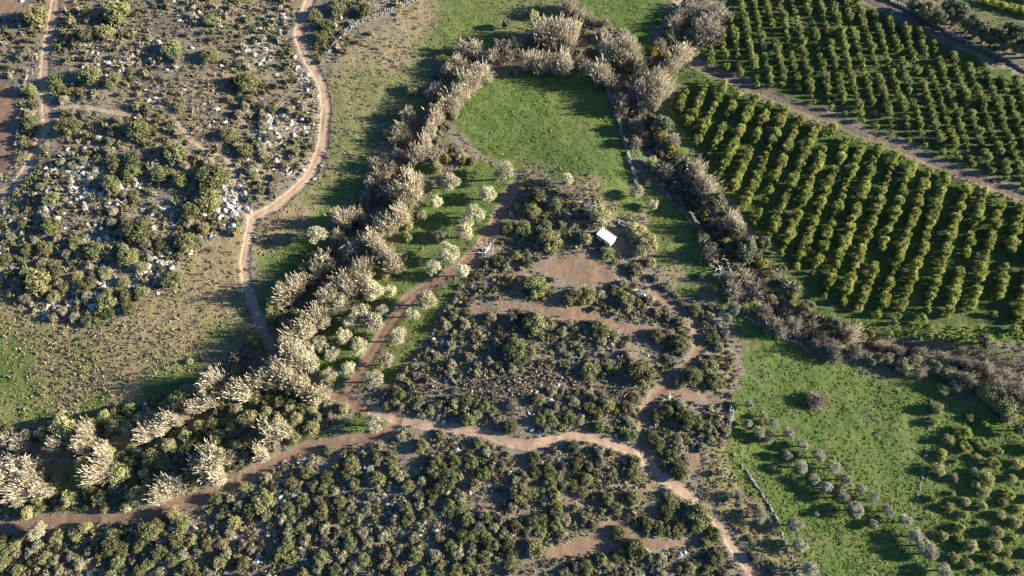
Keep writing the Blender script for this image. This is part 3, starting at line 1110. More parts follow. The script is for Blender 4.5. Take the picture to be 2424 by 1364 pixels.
lower = orchard(LOWER, 1.5, 1.10, 1.55, .03, .0)
upper = orchard(UPPER, 1.9, 1.0, 1.5, .06, .4)
build_orchard('citrus_tree', 'citrus trees of the lower orchard', 'citrus', lower, 300,
              'yellow-green citrus tree, lower orchard, {row} row from the reeds, {no} from its top', 'citrus_foliage', 'more citrus trees of the lower orchard')
build_orchard('young_citrus_tree', 'citrus trees of the upper orchard', 'young', upper, 300,
              'dark citrus tree, upper orchard, {row} row from the left, {no} from its top', 'young_citrus_foliage', 'more citrus trees of the upper orchard')
# a piece of a further orchard in the corner
for i, (u, v) in enumerate([(2330, 2), (2352, 8), (2374, 15), (2396, 20), (2418, 27), (2440, 33), (2390, -12), (2415, -6), (2440, 0)]):
    x, y, h = ground_at(u, v, .7)
    place('citrus_tree', 'citrus tree', 'citrus trees in the corner', random.choice(MESH['citrus']), x[0], y[0], h[0], 1.3, 'sunlit citrus tree of the far corner orchard',
          random.choice(TRUNK['citrus']))

# ------------------------------------------------------------------ trees, bushes and reeds read off the photograph (u, v, radius in photo pixels)
ITEMS = {
    'olive': [(1195, 410, 22), (1155, 462, 18), (1065, 432, 20), (1128, 503, 20), (1108, 520, 16), (1100, 552, 18), (1062, 600, 23), (1035, 645, 18), (1085, 635, 16),
              (1010, 712, 21), (975, 742, 16), (882, 690, 22), (850, 740, 22), (893, 768, 21), (810, 800, 19), (865, 826, 19), (942, 800, 20), (915, 857, 17), (885, 897, 20),
              (800, 705, 20), (762, 762, 19), (740, 862, 19), (780, 888, 17), (700, 832, 26), (722, 850, 22), (748, 561, 22), (1508, 455, 14), (1545, 485, 12),
              (1738, 729, 15), (1724, 754, 12), (893, 1008, 19), (90, 1252, 18), (1834, 647, 17), (1341, 425, 14), (830, 765, 17), (785, 835, 17), (825, 872, 15), (760, 815, 18), (925, 690, 13), (735, 822, 18), (850, 690, 16), (905, 735, 13), (1045, 560, 14), (1030, 480, 15),
              (1774, 956, 12), (1807, 984, 9), (1770, 1003, 11), (1798, 1023, 14), (1820, 1042, 11), (1834, 1001, 12), (1865, 1028, 16), (1901, 1054, 13), (1936, 1080, 16), (1972, 1106, 15),
              (2003, 1132, 15), (2038, 1158, 13), (2069, 1180, 15), (2105, 1208, 16), (2143, 1235, 16), (1862, 1077, 12), (1895, 1104, 16), (1927, 1132, 14), (1957, 1154, 14), (1993, 1175, 16),
              (2027, 1206, 18), (2069, 1240, 11), (2169, 1268, 18), (2186, 1290, 20), (2203, 1310, 18), (2234, 1349, 18), (1881, 1242, 18), (1893, 1292, 17), (1920, 1346, 20), (1750, 1175, 13),
              (1798, 1221, 16), (1932, 1218, 7), (1705, 1120, 9)],
    'citrus': [(2298, 989, 9), (2334, 1001, 10), (2289, 1023, 15), (2327, 1051, 15), (2288, 1059, 14), (2232, 1071, 12), (2356, 1097, 15), (2210, 1182, 11), (2393, 1170, 12),
               (2317, 1237, 5), (2275, 1251, 13), (2272, 1277, 11), (2351, 1321, 12), (2405, 1275, 10), (2331, 1354, 9), (2417, 1204, 10), (2230, 1085, 9)],
    'ptree': [(2248, 1040, 13), (2367, 1068, 11), (2315, 1082, 9), (2265, 1092, 6), (2224, 1109, 15), (2306, 1115, 9), (2410, 1097, 12), (2262, 1130, 11), (2341, 1130, 20), (2398, 1132, 11),
              (2312, 1146, 11), (2334, 1161, 15), (2257, 1168, 7), (2289, 1187, 11), (2379, 1190, 11), (2329, 1197, 11), (2251, 1201, 12), (2372, 1220, 11), (2286, 1220, 10), (2408, 1237, 13),
              (2365, 1259, 14), (2234, 1268, 11), (2305, 1294, 15), (2360, 1290, 14), (2389, 1308, 8), (2262, 1320, 12), (2296, 1337, 12), (2389, 1339, 12), (2413, 1352, 12),
              (2220, 966, 15), (2215, 997, 11), (2450, 1060, 14), (2455, 1120, 13), (2450, 1180, 13), (2460, 1250, 14), (2452, 1310, 13)],
    'ever': [(1572, 290, 26), (1540, 283, 20), (1614, 383, 24), (1583, 86, 18), (1386, 76, 12), (1200, 55, 14), (1693, 475, 32), (1752, 543, 22), (1769, 588, 33), (1810, 578, 24), (1738, 588, 22),
             (1872, 678, 29), (1848, 684, 22), (1972, 767, 28), (2417, 1015, 18), (2253, 16, 24), (2277, 20, 24), (2197, 24, 24), (2229, 40, 22), (2302, 53, 27), (2326, 64, 27), (2342, 80, 24),
             (2398, 80, 36), (2270, 36, 24), (2214, 34, 22), (2316, 72, 22), (2360, 88, 26), (2382, 97, 24), (2424, 105, 26), (2450, 110, 30), (738, 605, 14), (1910, 723, 23), (2327, 805, 21), (2170, 12, 20), (1630, 395, 18), (1716, 500, 20), (1648, 480, 18), (1700, 560, 20), (1832, 668, 18), (1935, 752, 20), (1890, 735, 18), (1530, 300, 18), (1590, 410, 18), (1500, 330, 14), (1460, 150, 14), (1750, 622, 20), (1600, 440, 16), (1790, 600, 22), (1850, 640, 16), (1560, 360, 16)],
    'greybush': [(2024, 832, 16), (2064, 847, 17), (2085, 850, 15), (2103, 849, 18), (2134, 862, 18), (2160, 858, 17), (2190, 868, 18), (2215, 868, 18), (2240, 880, 18), (2270, 895, 19),
                 (2300, 905, 20), (2330, 915, 22), (2355, 935, 22), (2380, 952, 22), (2395, 975, 20), (2410, 940, 20), (1055, 300, 16), (1075, 345, 15), (1050, 352, 16), (1090, 368, 15), (1118, 378, 13),
                 (1030, 330, 15), (1040, 310, 14), (1930, 800, 15), (1820, 700, 16), (1640, 440, 15), (1560, 400, 14), (1500, 270, 15), (2060, 815, 12), (1790, 650, 18), (1830, 710, 18), (1870, 730, 16), (1810, 760, 15), (1850, 770, 15), (1900, 790, 16), (1760, 700, 16), (1660, 560, 16), (1700, 600, 16), (1945, 825, 14), (1730, 680, 14)],
    'pale': [(1420, 509, 28), (1505, 545, 26), (1532, 572, 28), (1518, 590, 22), (1541, 619, 15), (1390, 564, 18)],
    'light': [(976, 485, 22), (965, 533, 14), (965, 561, 14), (914, 647, 14), (655, 705, 25), (645, 736, 23), (727, 928, 20), (607, 939, 18), (586, 990, 24), (427, 953, 27), (365, 984, 20),
              (441, 925, 16), (545, 1015, 14), (514, 1032, 20), (148, 1008, 29), (272, 1004, 20), (300, 1006, 18), (248, 984, 16), (193, 1097, 20), (258, 1070, 18), (358, 1080, 22), (400, 1056, 18),
              (324, 1170, 24), (283, 1121, 27), (234, 1180, 18), (165, 1180, 22), (64, 1218, 18), (203, 1242, 15), (410, 1215, 20), (820, 959, 16), (936, 276, 14), (917, 317, 13), (1193, 83, 12),
              (1262, 34, 12), (972, 210, 16), (1048, 141, 18), (714, 633, 12), (1427, 79, 14), (1234, 100, 14), (1531, 338, 14), (1545, 386, 18), (2134, 867, 16), (2169, 850, 18), (2148, 876, 16),
              (2207, 871, 18), (2234, 856, 15), (2258, 885, 18), (2262, 915, 18), (2338, 925, 24), (2379, 953, 26), (2386, 984, 20), (2351, 946, 20), (2234, 922, 14), (2045, 795, 10), (448, 855, 9),
              (1662, 654, 10), (1693, 685, 9), (1683, 726, 10), (1765, 733, 11), (952, 605, 14), (480, 1065, 16), (455, 1085, 14), (340, 1120, 14), (380, 1100, 14), (120, 1150, 14), (300, 1200, 14),
              (660, 950, 16), (690, 960, 16), (620, 1040, 14), (560, 1050, 14), (700, 990, 16), (740, 970, 14), (20, 1180, 16), (1035, 395, 15), (1010, 440, 15), (1000, 510, 14), (250, 1205, 12), (1015, 350, 14), (975, 380, 14), (920, 470, 14), (870, 530, 14), (870, 600, 13), (780, 640, 14), (700, 700, 16),
              (740, 690, 14), (700, 740, 15), (560, 880, 16), (600, 880, 14), (520, 930, 15), (455, 930, 16), (390, 960, 16), (330, 990, 16), (220, 1000, 16), (100, 1020, 18), (60, 1030, 16), (160, 1050, 14),
              (310, 1060, 15), (440, 1030, 16), (470, 1010, 16), (560, 970, 15), (630, 970, 16), (660, 990, 14), (590, 1040, 15), (450, 1120, 15), (350, 1150, 16), (140, 1130, 15), (90, 1180, 15), (40, 1190, 14),
              (210, 1150, 16), (430, 1130, 12), (1240, 130, 14), (1400, 120, 14), (1330, 120, 14), (1490, 160, 14), (1580, 130, 13), (1600, 90, 14), (1540, 150, 14), (860, 560, 14), (955, 430, 14)],
    'yellow': [(600, 802, 21), (558, 547, 13), (1565, 324, 17), (1590, 348, 17), (1669, 516, 14), (1803, 626, 17), (1793, 709, 8), (1838, 754, 12), (1803, 754, 12), (1534, 431, 9), (1880, 700, 10),
               (2064, 790, 9), (1545, 121, 14), (1096, 380, 12), (1060, 375, 13), (940, 640, 14)],
    'twig': [(1083, 145, 21), (1096, 112, 20), (1124, 114, 20), (1165, 134, 20), (1186, 114, 20), (1217, 110, 20), (1038, 210, 18), (1022, 222, 16), (965, 272, 18), (945, 300, 17), (965, 331, 19),
             (938, 327, 18), (945, 369, 20), (921, 390, 20), (893, 390, 18), (896, 424, 20), (907, 457, 20), (880, 440, 18), (870, 470, 18), (1031, 365, 18), (834, 588, 27), (800, 561, 16),
             (45, 1115, 34), (10, 1108, 28), (48, 1049, 20), (20, 1040, 18), (1372, 145, 18), (1390, 159, 18), (1562, 110, 16), (1469, 238, 18), (1472, 255, 16), (1497, 240, 16), (1510, 262, 18),
             (1507, 296, 18), (1520, 317, 16), (1507, 338, 14), (1596, 331, 16), (1576, 407, 18), (1627, 441, 24), (1610, 425, 18), (1338, 10, 16), (1355, 22, 16), (1379, 38, 16), (1400, 45, 14),
             (1434, 52, 12), (1476, 83, 16), (1593, 55, 20), (1607, 38, 20), (1640, 10, 22), (1672, 52, 26), (1689, 69, 26), (1662, 72, 24), (1700, 21, 26), (1672, 474, 20), (1696, 535, 20),
             (1765, 661, 24), (1786, 688, 24), (1740, 690, 22), (1800, 675, 20), (1834, 771, 20), (1879, 771, 20), (1917, 778, 20), (1862, 743, 20), (1890, 750, 18), (1810, 735, 18), (1850, 785, 16),
             (1972, 823, 20), (1979, 843, 16), (2024, 830, 18), (2289, 900, 18), (2362, 915, 22), (2413, 928, 26), (2440, 950, 22),
             (1680, 600, 18), (1730, 655, 18), (1200, 130, 16), (1060, 165, 15), (560, 845, 14), (1630, 30, 18), (1450, 140, 16), (1525, 260, 15), (1640, 460, 16), (2180, 880, 14), (1945, 800, 16), (1930, 815, 14), (2085, 818, 14), (2130, 832, 16), (2180, 836, 15), (2232, 846, 16), (2282, 862, 18), (2332, 872, 18), (2382, 890, 18), (2424, 905, 20),
             (2110, 826, 13), (2256, 856, 14), (2310, 868, 15)],
    'reed': [(1148, 165, 17), (1130, 180, 17), (1110, 193, 17), (1095, 210, 17), (1083, 225, 17), (1062, 241, 17), (1075, 250, 15), (1045, 255, 17), (1031, 272, 17), (1020, 303, 17), (1007, 331, 17),
             (990, 362, 17), (965, 410, 17), (986, 431, 17), (975, 450, 17), (945, 448, 17), (960, 470, 16), (927, 450, 16), (938, 512, 18), (952, 499, 18), (917, 523, 18), (903, 537, 18), (885, 555, 18),
             (827, 512, 16), (848, 505, 16), (807, 519, 16), (896, 585, 18), (917, 599, 18), (931, 626, 18), (875, 570, 16), (769, 612, 17), (745, 636, 17), (721, 657, 17), (703, 674, 17), (686, 688, 17),
             (670, 690, 16), (838, 647, 20), (814, 661, 20), (855, 633, 20), (793, 681, 20), (821, 681, 18), (860, 660, 16), (748, 736, 18), (727, 750, 18), (714, 771, 18), (690, 802, 22), (714, 795, 20),
             (683, 826, 20), (669, 888, 22), (641, 885, 20), (703, 885, 20), (621, 898, 20), (565, 915, 18), (551, 930, 18), (496, 946, 18), (483, 915, 18), (510, 900, 18), (407, 990, 18), (379, 1008, 18),
             (345, 1021, 18), (203, 1025, 20), (185, 1040, 16), (127, 1046, 18), (193, 1056, 14), (241, 1101, 22), (220, 1121, 20), (241, 1063, 16), (69, 1135, 20), (45, 1163, 20), (10, 1142, 20), (90, 1155, 18),
             (500, 1094, 24), (524, 1080, 24), (483, 1111, 22), (400, 1152, 22), (379, 1170, 18), (641, 1025, 22), (665, 1011, 20), (517, 1139, 16), (620, 1090, 16), (676, 904, 18), (755, 928, 18), (720, 905, 18),
             (1276, 72, 20), (1300, 69, 20), (1324, 69, 20), (1348, 69, 20), (1362, 66, 18), (1310, 88, 18), (1340, 90, 18), (1252, 138, 18), (1286, 145, 18), (1310, 145, 18), (1338, 148, 18), (1424, 169, 18),
             (1438, 183, 18), (1441, 117, 20), (1462, 117, 20), (1483, 128, 20), (1496, 114, 18), (1510, 145, 18), (1480, 100, 16), (1621, 117, 20), (1608, 130, 18), (1593, 155, 18), (1558, 179, 22),
             (1545, 193, 22), (1569, 207, 20), (1555, 228, 20), (1515, 193, 20), (1520, 214, 20), (1535, 235, 18), (1658, 407, 20), (1669, 431, 18), (1679, 448, 18), (1650, 395, 16), (1734, 516, 15), (2017, 788, 16),
             (1748, 530, 14), (600, 905, 18), (585, 920, 18), (460, 960, 16), (730, 780, 16), (700, 850, 16), (775, 700, 16), (-30, 1150, 20), (-40, 1120, 20), (1120, 165, 15), (655, 870, 18)],
    'shrub': [(276, 28, 29), (83, 38, 27), (210, 179, 25), (265, 190, 20), (248, 76, 20), (207, 83, 18), (407, 114, 24), (496, 131, 20), (414, 362, 24), (503, 414, 34), (490, 440, 24), (269, 386, 17), (310, 376, 23),
              (310, 407, 20), (265, 434, 20), (376, 414, 20), (427, 424, 20), (579, 193, 27), (582, 358, 17), (541, 317, 18), (331, 310, 27), (162, 300, 27), (131, 193, 22), (71, 214, 17), (69, 290, 19),
              (496, 48, 15), (269, 450, 17), (121, 471, 18), (493, 471, 27), (451, 499, 22), (324, 543, 30), (438, 574, 25), (90, 667, 28), (152, 678, 13), (207, 671, 20), (186, 695, 13), (121, 533, 24),
              (220, 592, 23), (303, 609, 23), (248, 647, 16), (252, 716, 21), (234, 750, 15), (307, 730, 16), (290, 667, 14), (334, 633, 14), (407, 661, 24), (334, 695, 16), (179, 578, 16), (107, 588, 17),
              (1269, 678, 28), (1265, 761, 29), (1224, 826, 24), (1232, 850, 18), (1303, 571, 26), (1520, 885, 32), (1483, 712, 20), (1386, 698, 24), (1607, 812, 21), (1420, 778, 24), (1686, 802, 17), (1393, 878, 20),
              (1555, 795, 18), (1438, 598, 18), (1503, 636, 18), (1274, 460, 19), (1314, 485, 16), (1220, 605, 14), (1248, 622, 13), (1634, 743, 17), (1148, 963, 14), (1107, 994, 19), (1207, 1011, 17), (1041, 1028, 12),
              (1131, 1049, 12), (831, 1097, 18), (779, 1066, 12), (727, 1121, 15), (803, 1190, 16), (810, 1225, 14), (1076, 1094, 16), (1065, 1197, 20), (1062, 1132, 22), (893, 1135, 19), (820, 1266, 16),
              (1420, 1011, 14), (1438, 959, 17), (1617, 990, 25), (1348, 990, 16), (1607, 1115, 23), (1503, 1094, 16), (1590, 1080, 16), (1545, 1035, 16), (1300, 1115, 17), (1265, 1087, 16), (1314, 1173, 17),
              (1438, 1180, 17), (1500, 1180, 16), (1662, 1215, 28), (1465, 1263, 17), (1503, 1301, 26), (1648, 1246, 16), (1607, 1252, 16), (1576, 1211, 17), (1531, 1239, 14), (1693, 1266, 20), (1265, 1301, 23),
              (1231, 1170, 24), (1424, 1325, 16), (1386, 1342, 17), (1696, 1321, 20), (1362, 1201, 8), (1355, 1149, 15), (576, 1152, 12), (510, 1180, 15), (531, 1204, 14), (620, 1187, 27), (262, 1290, 21),
              (345, 1259, 24), (420, 1273, 21), (10, 1277, 14), (379, 1311, 20), (14, 1318, 17), (1640, 890, 22), (1680, 870, 20), (1690, 905, 18), (1610, 905, 15), (1650, 1000, 18), (1580, 975, 18), (1560, 1050, 16),
              (800, 20, 22), (770, 60, 18), (745, 35, 18), (860, 25, 18), (760, 85, 16), (1460, 690, 16), (1350, 705, 18), (1290, 540, 20), (1240, 540, 20), (1260, 500, 18), (1200, 540, 16), (1180, 620, 16)],
}
DESC = {'greybush': 'grey-green leafy bush', 'olive': 'pale silvery olive tree', 'ptree': 'small grey-green round tree', 'ever': 'large dark evergreen tree', 'pale': 'big pale green spreading tree', 'light': 'light green leafy bush',
        'yellow': 'yellowish bush', 'twig': 'leafless brown twiggy bush', 'reed': 'straw-coloured reed clump', 'shrub': 'dark green rounded shrub', 'citrus': 'small bright green citrus tree'}
OCC = []      # occupied discs: x, y, r
for kind, lst in ITEMS.items():
    a = np.array(lst, float)
    m = mpp(a[:, 0], a[:, 1])
    rad = a[:, 2] * m
    cz = {'olive': 1.15, 'ptree': 1.0, 'citrus': 1.0, 'ever': 1.2, 'pale': .75, 'light': .7, 'greybush': .7, 'yellow': .5, 'twig': 1.1, 'shrub': .5}.get(kind)
    dz = rad * cz if cz else np.full(len(a), 3.9)
    x, y, h = ground_at(a[:, 0], a[:, 1], dz)
    if kind in ('shrub', 'light', 'pale', 'twig', 'reed', 'yellow', 'olive'):
        for P_, hw_t in TRK.values():
            for i in range(len(a)):
                best = None
                for (ax, ay), (bx, by) in zip(P_[:-1], P_[1:]):
                    t_ = max(0, min(1, ((x[i] - ax) * (bx - ax) + (y[i] - ay) * (by - ay)) / ((bx - ax) ** 2 + (by - ay) ** 2 + 1e-9)))
                    qx, qy = ax + t_ * (bx - ax), ay + t_ * (by - ay)
                    dd = math.hypot(x[i] - qx, y[i] - qy)
                    if best is None or dd < best[0]:
                        best = (dd, qx, qy)
                need = hw_t + .55 * min(float(rad[i]), 2.0)
                if best[0] < need and best[0] > 1e-3:
                    x[i] = best[1] + (x[i] - best[1]) / best[0] * need
                    y[i] = best[2] + (y[i] - best[2]) / best[0] * need
    for i in range(len(a)):
        r = float(rad[i])
        X, Y, Z = float(x[i]), float(y[i]), float(zat(x[i], y[i])) - .05
        OCC.append((X, Y, r * .8))
        if kind == 'olive':
            place('olive_tree', 'olive tree', 'olive trees', random.choice(MESH['silver' if a[i, 0] > 1700 else 'olive']), X, Y, Z, r * (1.0 if a[i, 0] > 1700 else 1.12), DESC[kind], random.choice(TRUNK['olive']))
        elif kind == 'ptree':
            place('orchard_tree', 'tree', 'small trees of the lower right plot', random.choice(MESH['light']), X, Y, Z, r * 1.02, DESC[kind], random.choice(TRUNK['citrus']), sz=r * 1.15)
        elif kind == 'citrus':
            place('citrus_tree', 'citrus tree', 'small citrus trees of the lower right plot', random.choice(MESH['citrus']), X, Y, Z, r, DESC[kind], random.choice(TRUNK['citrus']))
        elif kind == 'ever':
            place('evergreen_tree', 'tree', 'evergreen trees along hedges', random.choice(MESH['ever']), X, Y, Z, r * .95, DESC[kind], random.choice(TRUNK['ever']), sz=r * 1.05)
        elif kind == 'pale':
            place('spreading_tree', 'tree', 'pale trees round the shed', random.choice(MESH['light']), X, Y, Z, r * .92, DESC[kind], random.choice(TRUNK['ever']), sz=r * .9)
        elif kind == 'light':
            place('leafy_bush', 'bush', 'light green bushes', random.choice(MESH['light']), X, Y, Z, r, DESC[kind], sz=r * random.uniform(.9, 1.25))
        elif kind == 'greybush':
            place('leafy_bush', 'bush', 'grey-green bushes', random.choice(MESH['grey']), X, Y, Z, r, DESC[kind], sz=r * random.uniform(1.1, 1.5))
        elif kind == 'yellow':
            place('yellow_bush', 'bush', 'yellowish bushes', random.choice(MESH['yellow']), X, Y, Z, r, DESC[kind], sz=r * random.uniform(1.0, 1.4))
        elif kind == 'twig':
            place('bare_bush', 'bush', 'leafless bushes along the creeks', random.choice(MESH['twig']), X, Y, Z, r * 1.2, DESC[kind], sz=min(r * random.uniform(1.5, 2.1), 3.6))
        elif kind == 'reed':
            s = r / 1.75 * random.uniform(.9, 1.15)
            place('reed_clump', 'reeds', 'reed clumps along the creeks', random.choice(MESH['reed']), X, Y, Z, s, DESC[kind], sz=random.uniform(.8, 1.15))
        else:
            place('rounded_shrub', 'shrub', 'dark green shrubs of the scrub', random.choice(MESH['shrub']), X, Y, Z, r, DESC[kind], sz=r * random.uniform(.85, 1.2))

# ------------------------------------------------------------------ scrub filled in between (smaller shrubs, sown by density)
SCRUB = [  # polygon, density weight, (rmin, rmax), light share
    ([(-160, -60), (735, -60), (705, 85), (770, 220), (755, 370), (600, 510), (480, 580), (400, 660), (320, 720), (240, 765), (150, 765), (60, 735), (-160, 690)], 1.0, (.38, 1.45)),
    ([(715, -60), (1000, -60), (940, 50), (850, 100), (795, 140), (740, 160), (715, 90)], 1.0, (.38, 1.4)),
    ([(1215, 450), (1290, 430), (1420, 500), (1450, 600), (1550, 660), (1650, 720), (1730, 800), (1735, 920), (1730, 1040), (1640, 1080), (1600, 1150), (1530, 1080), (1400, 1030), (1250, 1050),
      (1000, 1000), (890, 965), (950, 890), (1080, 690), (1170, 600)], 1.0, (.34, 1.3)),
    ([(-160, 1250), (330, 1228), (560, 1160), (700, 1080), (920, 1030), (1200, 1055), (1400, 1045), (1530, 1100), (1640, 1180), (1740, 1310), (1830, 1460), (-160, 1460)], 1.05, (.34, 1.35)),
    ([(-160, 1010), (200, 990), (430, 920), (620, 860), (760, 910), (830, 965), (740, 1030), (560, 1130), (330, 1210), (-160, 1225)], .8, (.5, 1.5)),
    ([(-160, 180), (60, 180), (40, 420), (-160, 450)], .5, (.5, 1.4)),
    ([(1730, 1200), (1790, 1240), (1870, 1400), (1800, 1400)], .7, (.4, 1.2)),
    ([(1040, 130), (1240, 90), (1400, 50), (1640, 60), (1600, 180), (1560, 300), (1640, 420), (1720, 500), (1830, 610), (1920, 700), (2040, 800), (2300, 860), (2424, 900), (2424, 960), (2200, 905),
      (2000, 850), (1800, 760), (1700, 620), (1560, 430), (1480, 240), (1380, 170), (1160, 180), (1060, 270), (960, 420), (860, 600), (700, 820), (620, 790), (760, 620), (900, 400), (980, 240)], 1.0, (.4, 1.5)),
]
occ = np.array(OCC)
cand = []
for poly, w, (r0, r1) in SCRUB:
    p = np.array(poly, float)
    n = int(12000 * w)
    u = rng.uniform(p[:, 0].min(), p[:, 0].max(), n)
    v = rng.uniform(p[:, 1].min(), p[:, 1].max(), n)
    frac = (np.ptp(p[:, 0]) * np.ptp(p[:, 1])) / (900 * 700)
    keep = in_poly(u, v, poly) & (rng.random(n) < frac * 1.6)
    u, v = u[keep], v[keep]
    x, y, h = ground_at(u, v)
    r = r0 + (r1 - r0) * rng.random(len(u)) ** 2.0
    ok = (grid_s(trackmask, x, y) < .12) & (grid_s(trackmask, x - r, y) < .5) & (grid_s(trackmask, x + r, y) < .5) & (grid_s(trackmask, x, y - r) < .5) & (grid_s(trackmask, x, y + r) < .5) & (grid_s(np.maximum(green, dryg), x, y) < .62) & (grid_s(heath, x, y) < .4)
    ok &= np.abs(x) < XB - 4
    ok &= rng.random(len(x)) < .35 + .65 * sstep(.28, .55, vnoise(x, y, 8, 61))
    ok &= rng.random(len(x)) > .75 * np.minimum(rocky_at(u, v), 1) * rock_cluster(x, y)
    cand.append(np.stack([x[ok], y[ok], r[ok]], 1))
cand = np.concatenate(cand)
cand = cand[np.argsort(-cand[:, 2])]
acc = occ.copy()
buf = np.zeros((len(occ) + len(cand), 3))
buf[:len(occ)] = occ
nb = len(occ)
sel = []
SHED = ground_at(1437, 562)
for x, y, r in cand:
    d2 = (buf[:nb, 0] - x) ** 2 + (buf[:nb, 1] - y) ** 2
    if np.any(d2 < ((buf[:nb, 2] + r) * .68) ** 2):
        continue
    if math.hypot(x - SHED[0][0], y - SHED[1][0]) < 3.6 + r:
        continue
    buf[nb] = (x, y, r)
    nb += 1
    sel.append((x, y, r))
sel = np.array(sel)
sel_kind = rng.random(len(sel))
u, v, zf = project(sel[:, 0], sel[:, 1], zat(sel[:, 0], sel[:, 1]))
vis = (u > 0) & (u < W0) & (v > 0) & (v < H0)
n_sh = len(ITEMS['shrub'])
budget = {'shrub': 300 - n_sh, 'grey': 300}
rest = {'shrub': [], 'grey': []}
for i in np.argsort(-sel[:, 2] / zf * np.where(vis, 1, .1)):
    x, y, r = sel[i]
    k = 'grey' if sel_kind[i] < .46 else 'shrub'
    z = float(zat(x, y)) - .04
    if budget[k] > 0 and vis[i]:
        budget[k] -= 1
        if k == 'shrub':
            place('rounded_shrub', 'shrub', 'dark green shrubs of the scrub', random.choice(MESH['shrub']), x, y, z, r, DESC['shrub'], sz=r * random.uniform(.85, 1.25))
        else:
            place('grey_shrub', 'shrub', 'grey-green shrubs of the scrub', random.choice(MESH['grey']), x, y, z, r, 'grey-green tufted shrub', sz=r * random.uniform(.8, 1.2))
    else:
        rest[k].append((x, y, z, r))
for k, nm, lab in (('shrub', 'dark_undergrowth', 'mass of small dark green shrubs in the scrub'), ('grey', 'grey_undergrowth', 'mass of small grey-green shrubs in the scrub')):
    a = np.array(rest[k])
    stamp(nm, PROTO['small'], a[:, 0], a[:, 1], a[:, 2], a[:, 3], k, label=lab)
print('shrubs', len(sel), {k: len(v) for k, v in rest.items()})


# ------------------------------------------------------------------ low ground cover sown over the ground
def sow(n, dens):
    """random ground points inside the picture (with a margin), kept with probability dens"""
    u = rng.uniform(-180, W0 + 180, n)
    v = rng.uniform(-60, H0 + 90, n)
    x, y, h = ground_at(u, v)
    p = dens(x, y, u, v)
    k = (rng.random(n) < p) & (np.abs(x) < XB - 3)
    return x[k], y[k], zat(x[k], y[k])


scrubmask = np.clip(1 - np.maximum(np.maximum(green * 1.3, dryg * .5), trackmask * 1.6), 0, 1)
x, y, z = sow(60000, lambda x, y, u, v: grid_s(scrubmask, x, y) * (.18 + .4 * vnoise(x, y, 6, 2.2) + .9 * grid_s(heath, x, y)))
stamp('heath_cushions', PROTO['cushion'], x, y, z - .03, rng.uniform(.22, .62, len(x)) * (1 + .35 * grid_s(heath, x, y)), 'heathm', label='low grey-brown heath cushions covering the scrub soil', tints=rng.uniform(-.15, .5, len(x)))
x, y, z = sow(95000, lambda x, y, u, v: grid_s(scrubmask, x, y) * (.2 + .75 * sstep(.25, .6, vnoise(x, y, 9, 14))) * (1 - .8 * grid_s(heath, x, y)))
k = rng.random(len(x)) < .5
stamp('low_green_plants', PROTO['cushion'], x[k], y[k], z[k] - .03, rng.uniform(.2, .6, k.sum()), 'shrub', label='low green plants between the shrubs', tints=rng.uniform(-.1, .4, k.sum()))
k = ~k
stamp('low_grey_plants', PROTO['cushion'], x[k], y[k], z[k] - .03, rng.uniform(.2, .55, k.sum()), 'grey', label='low grey-green plants between the shrubs', tints=rng.uniform(-.1, .5, k.sum()))
tfree = np.clip(1 - trackmask * 1.8, 0, 1)
x, y, z = sow(160000, lambda x, y, u, v: grid_s(green * tfree * (1 - .8 * under), x, y) ** 2 * (.20 + .75 * vnoise(x, y, 4, 7.7)))
stamp('grass', PROTO['tussock'], x, y, z - .02, rng.uniform(.18, .46, len(x)), 'grass', label='short green grass of the fields', sz=rng.uniform(.12, .36, len(x)))
x, y, z = sow(90000, lambda x, y, u, v: grid_s(np.clip(dryg, 0, 1) * tfree, x, y) * (.15 + .8 * vnoise(x, y, 3, 5.2)))
stamp('dry_grass', PROTO['tussock'], x, y, z - .02, rng.uniform(.18, .50, len(x)), 'dryg', label='dry straw tufts of the meadows', sz=rng.uniform(.15, .40, len(x)))
wp = [(2020, 762), (2120, 768), (2300, 775), (2424, 782), (2600, 800), (2600, 830), (2300, 812), (2120, 800), (2040, 792)]
wq = [(1600, 175), (1660, 160), (1720, 200), (1900, 275), (2100, 355), (2424, 480), (2424, 490), (2100, 366), (1900, 290), (1700, 205)]
x, y, z = sow(60000, lambda x, y, u, v: (in_poly(u, v, wp) * .95 + in_poly(u, v, wq) * .5) * grid_s(tfree, x, y))
stamp('weeds', PROTO['cushion'], x, y, z - .02, rng.uniform(.3, .8, len(x)), 'weed', label='bright yellow-green weeds along the orchard edges')

# ------------------------------------------------------------------ rocks
u = rng.uniform(-160, W0, 95000)
v = rng.uniform(-40, H0 + 60, 95000)
x, y, h = ground_at(u, v)
p = np.minimum(rocky_at(u, v), 1.2) * (.10 + 1.0 * rock_cluster(x, y)) * grid_s(np.clip(1 - np.maximum(np.maximum(trackmask, green), dryg) * 1.6, 0, 1), x, y)
k = rng.random(len(u)) < p
x, y, u, v = x[k], y[k], u[k], v[k]
r = (.15 + .72 * rng.random(len(x)) ** 2.8) * np.where((v > 700) & (u > 560), .78, 1)
r = r * np.where(in_poly(u, v, [(1285, 430), (1430, 460), (1440, 540), (1340, 520)]), .7, 1)
order = np.argsort(-r * ((u > 0) & (v > 0) & (v < H0)))
big, small = order[:300], order[300:]
print('rocks', len(r))
for i in big:
    place('limestone_rock', 'rock', 'pale limestone rocks of the scrub', random.choice(MESH['rock']), x[i], y[i], float(zat(x[i], y[i])) - r[i] * .22, r[i], 'pale limestone rock')
stamp('rubble', PROTO['pebble'], x[small], y[small], zat(x[small], y[small]) - r[small] * .22, r[small], 'rock', label='small pale stones strewn through the scrub', tints=rng.uniform(-.3, .3, len(small)))

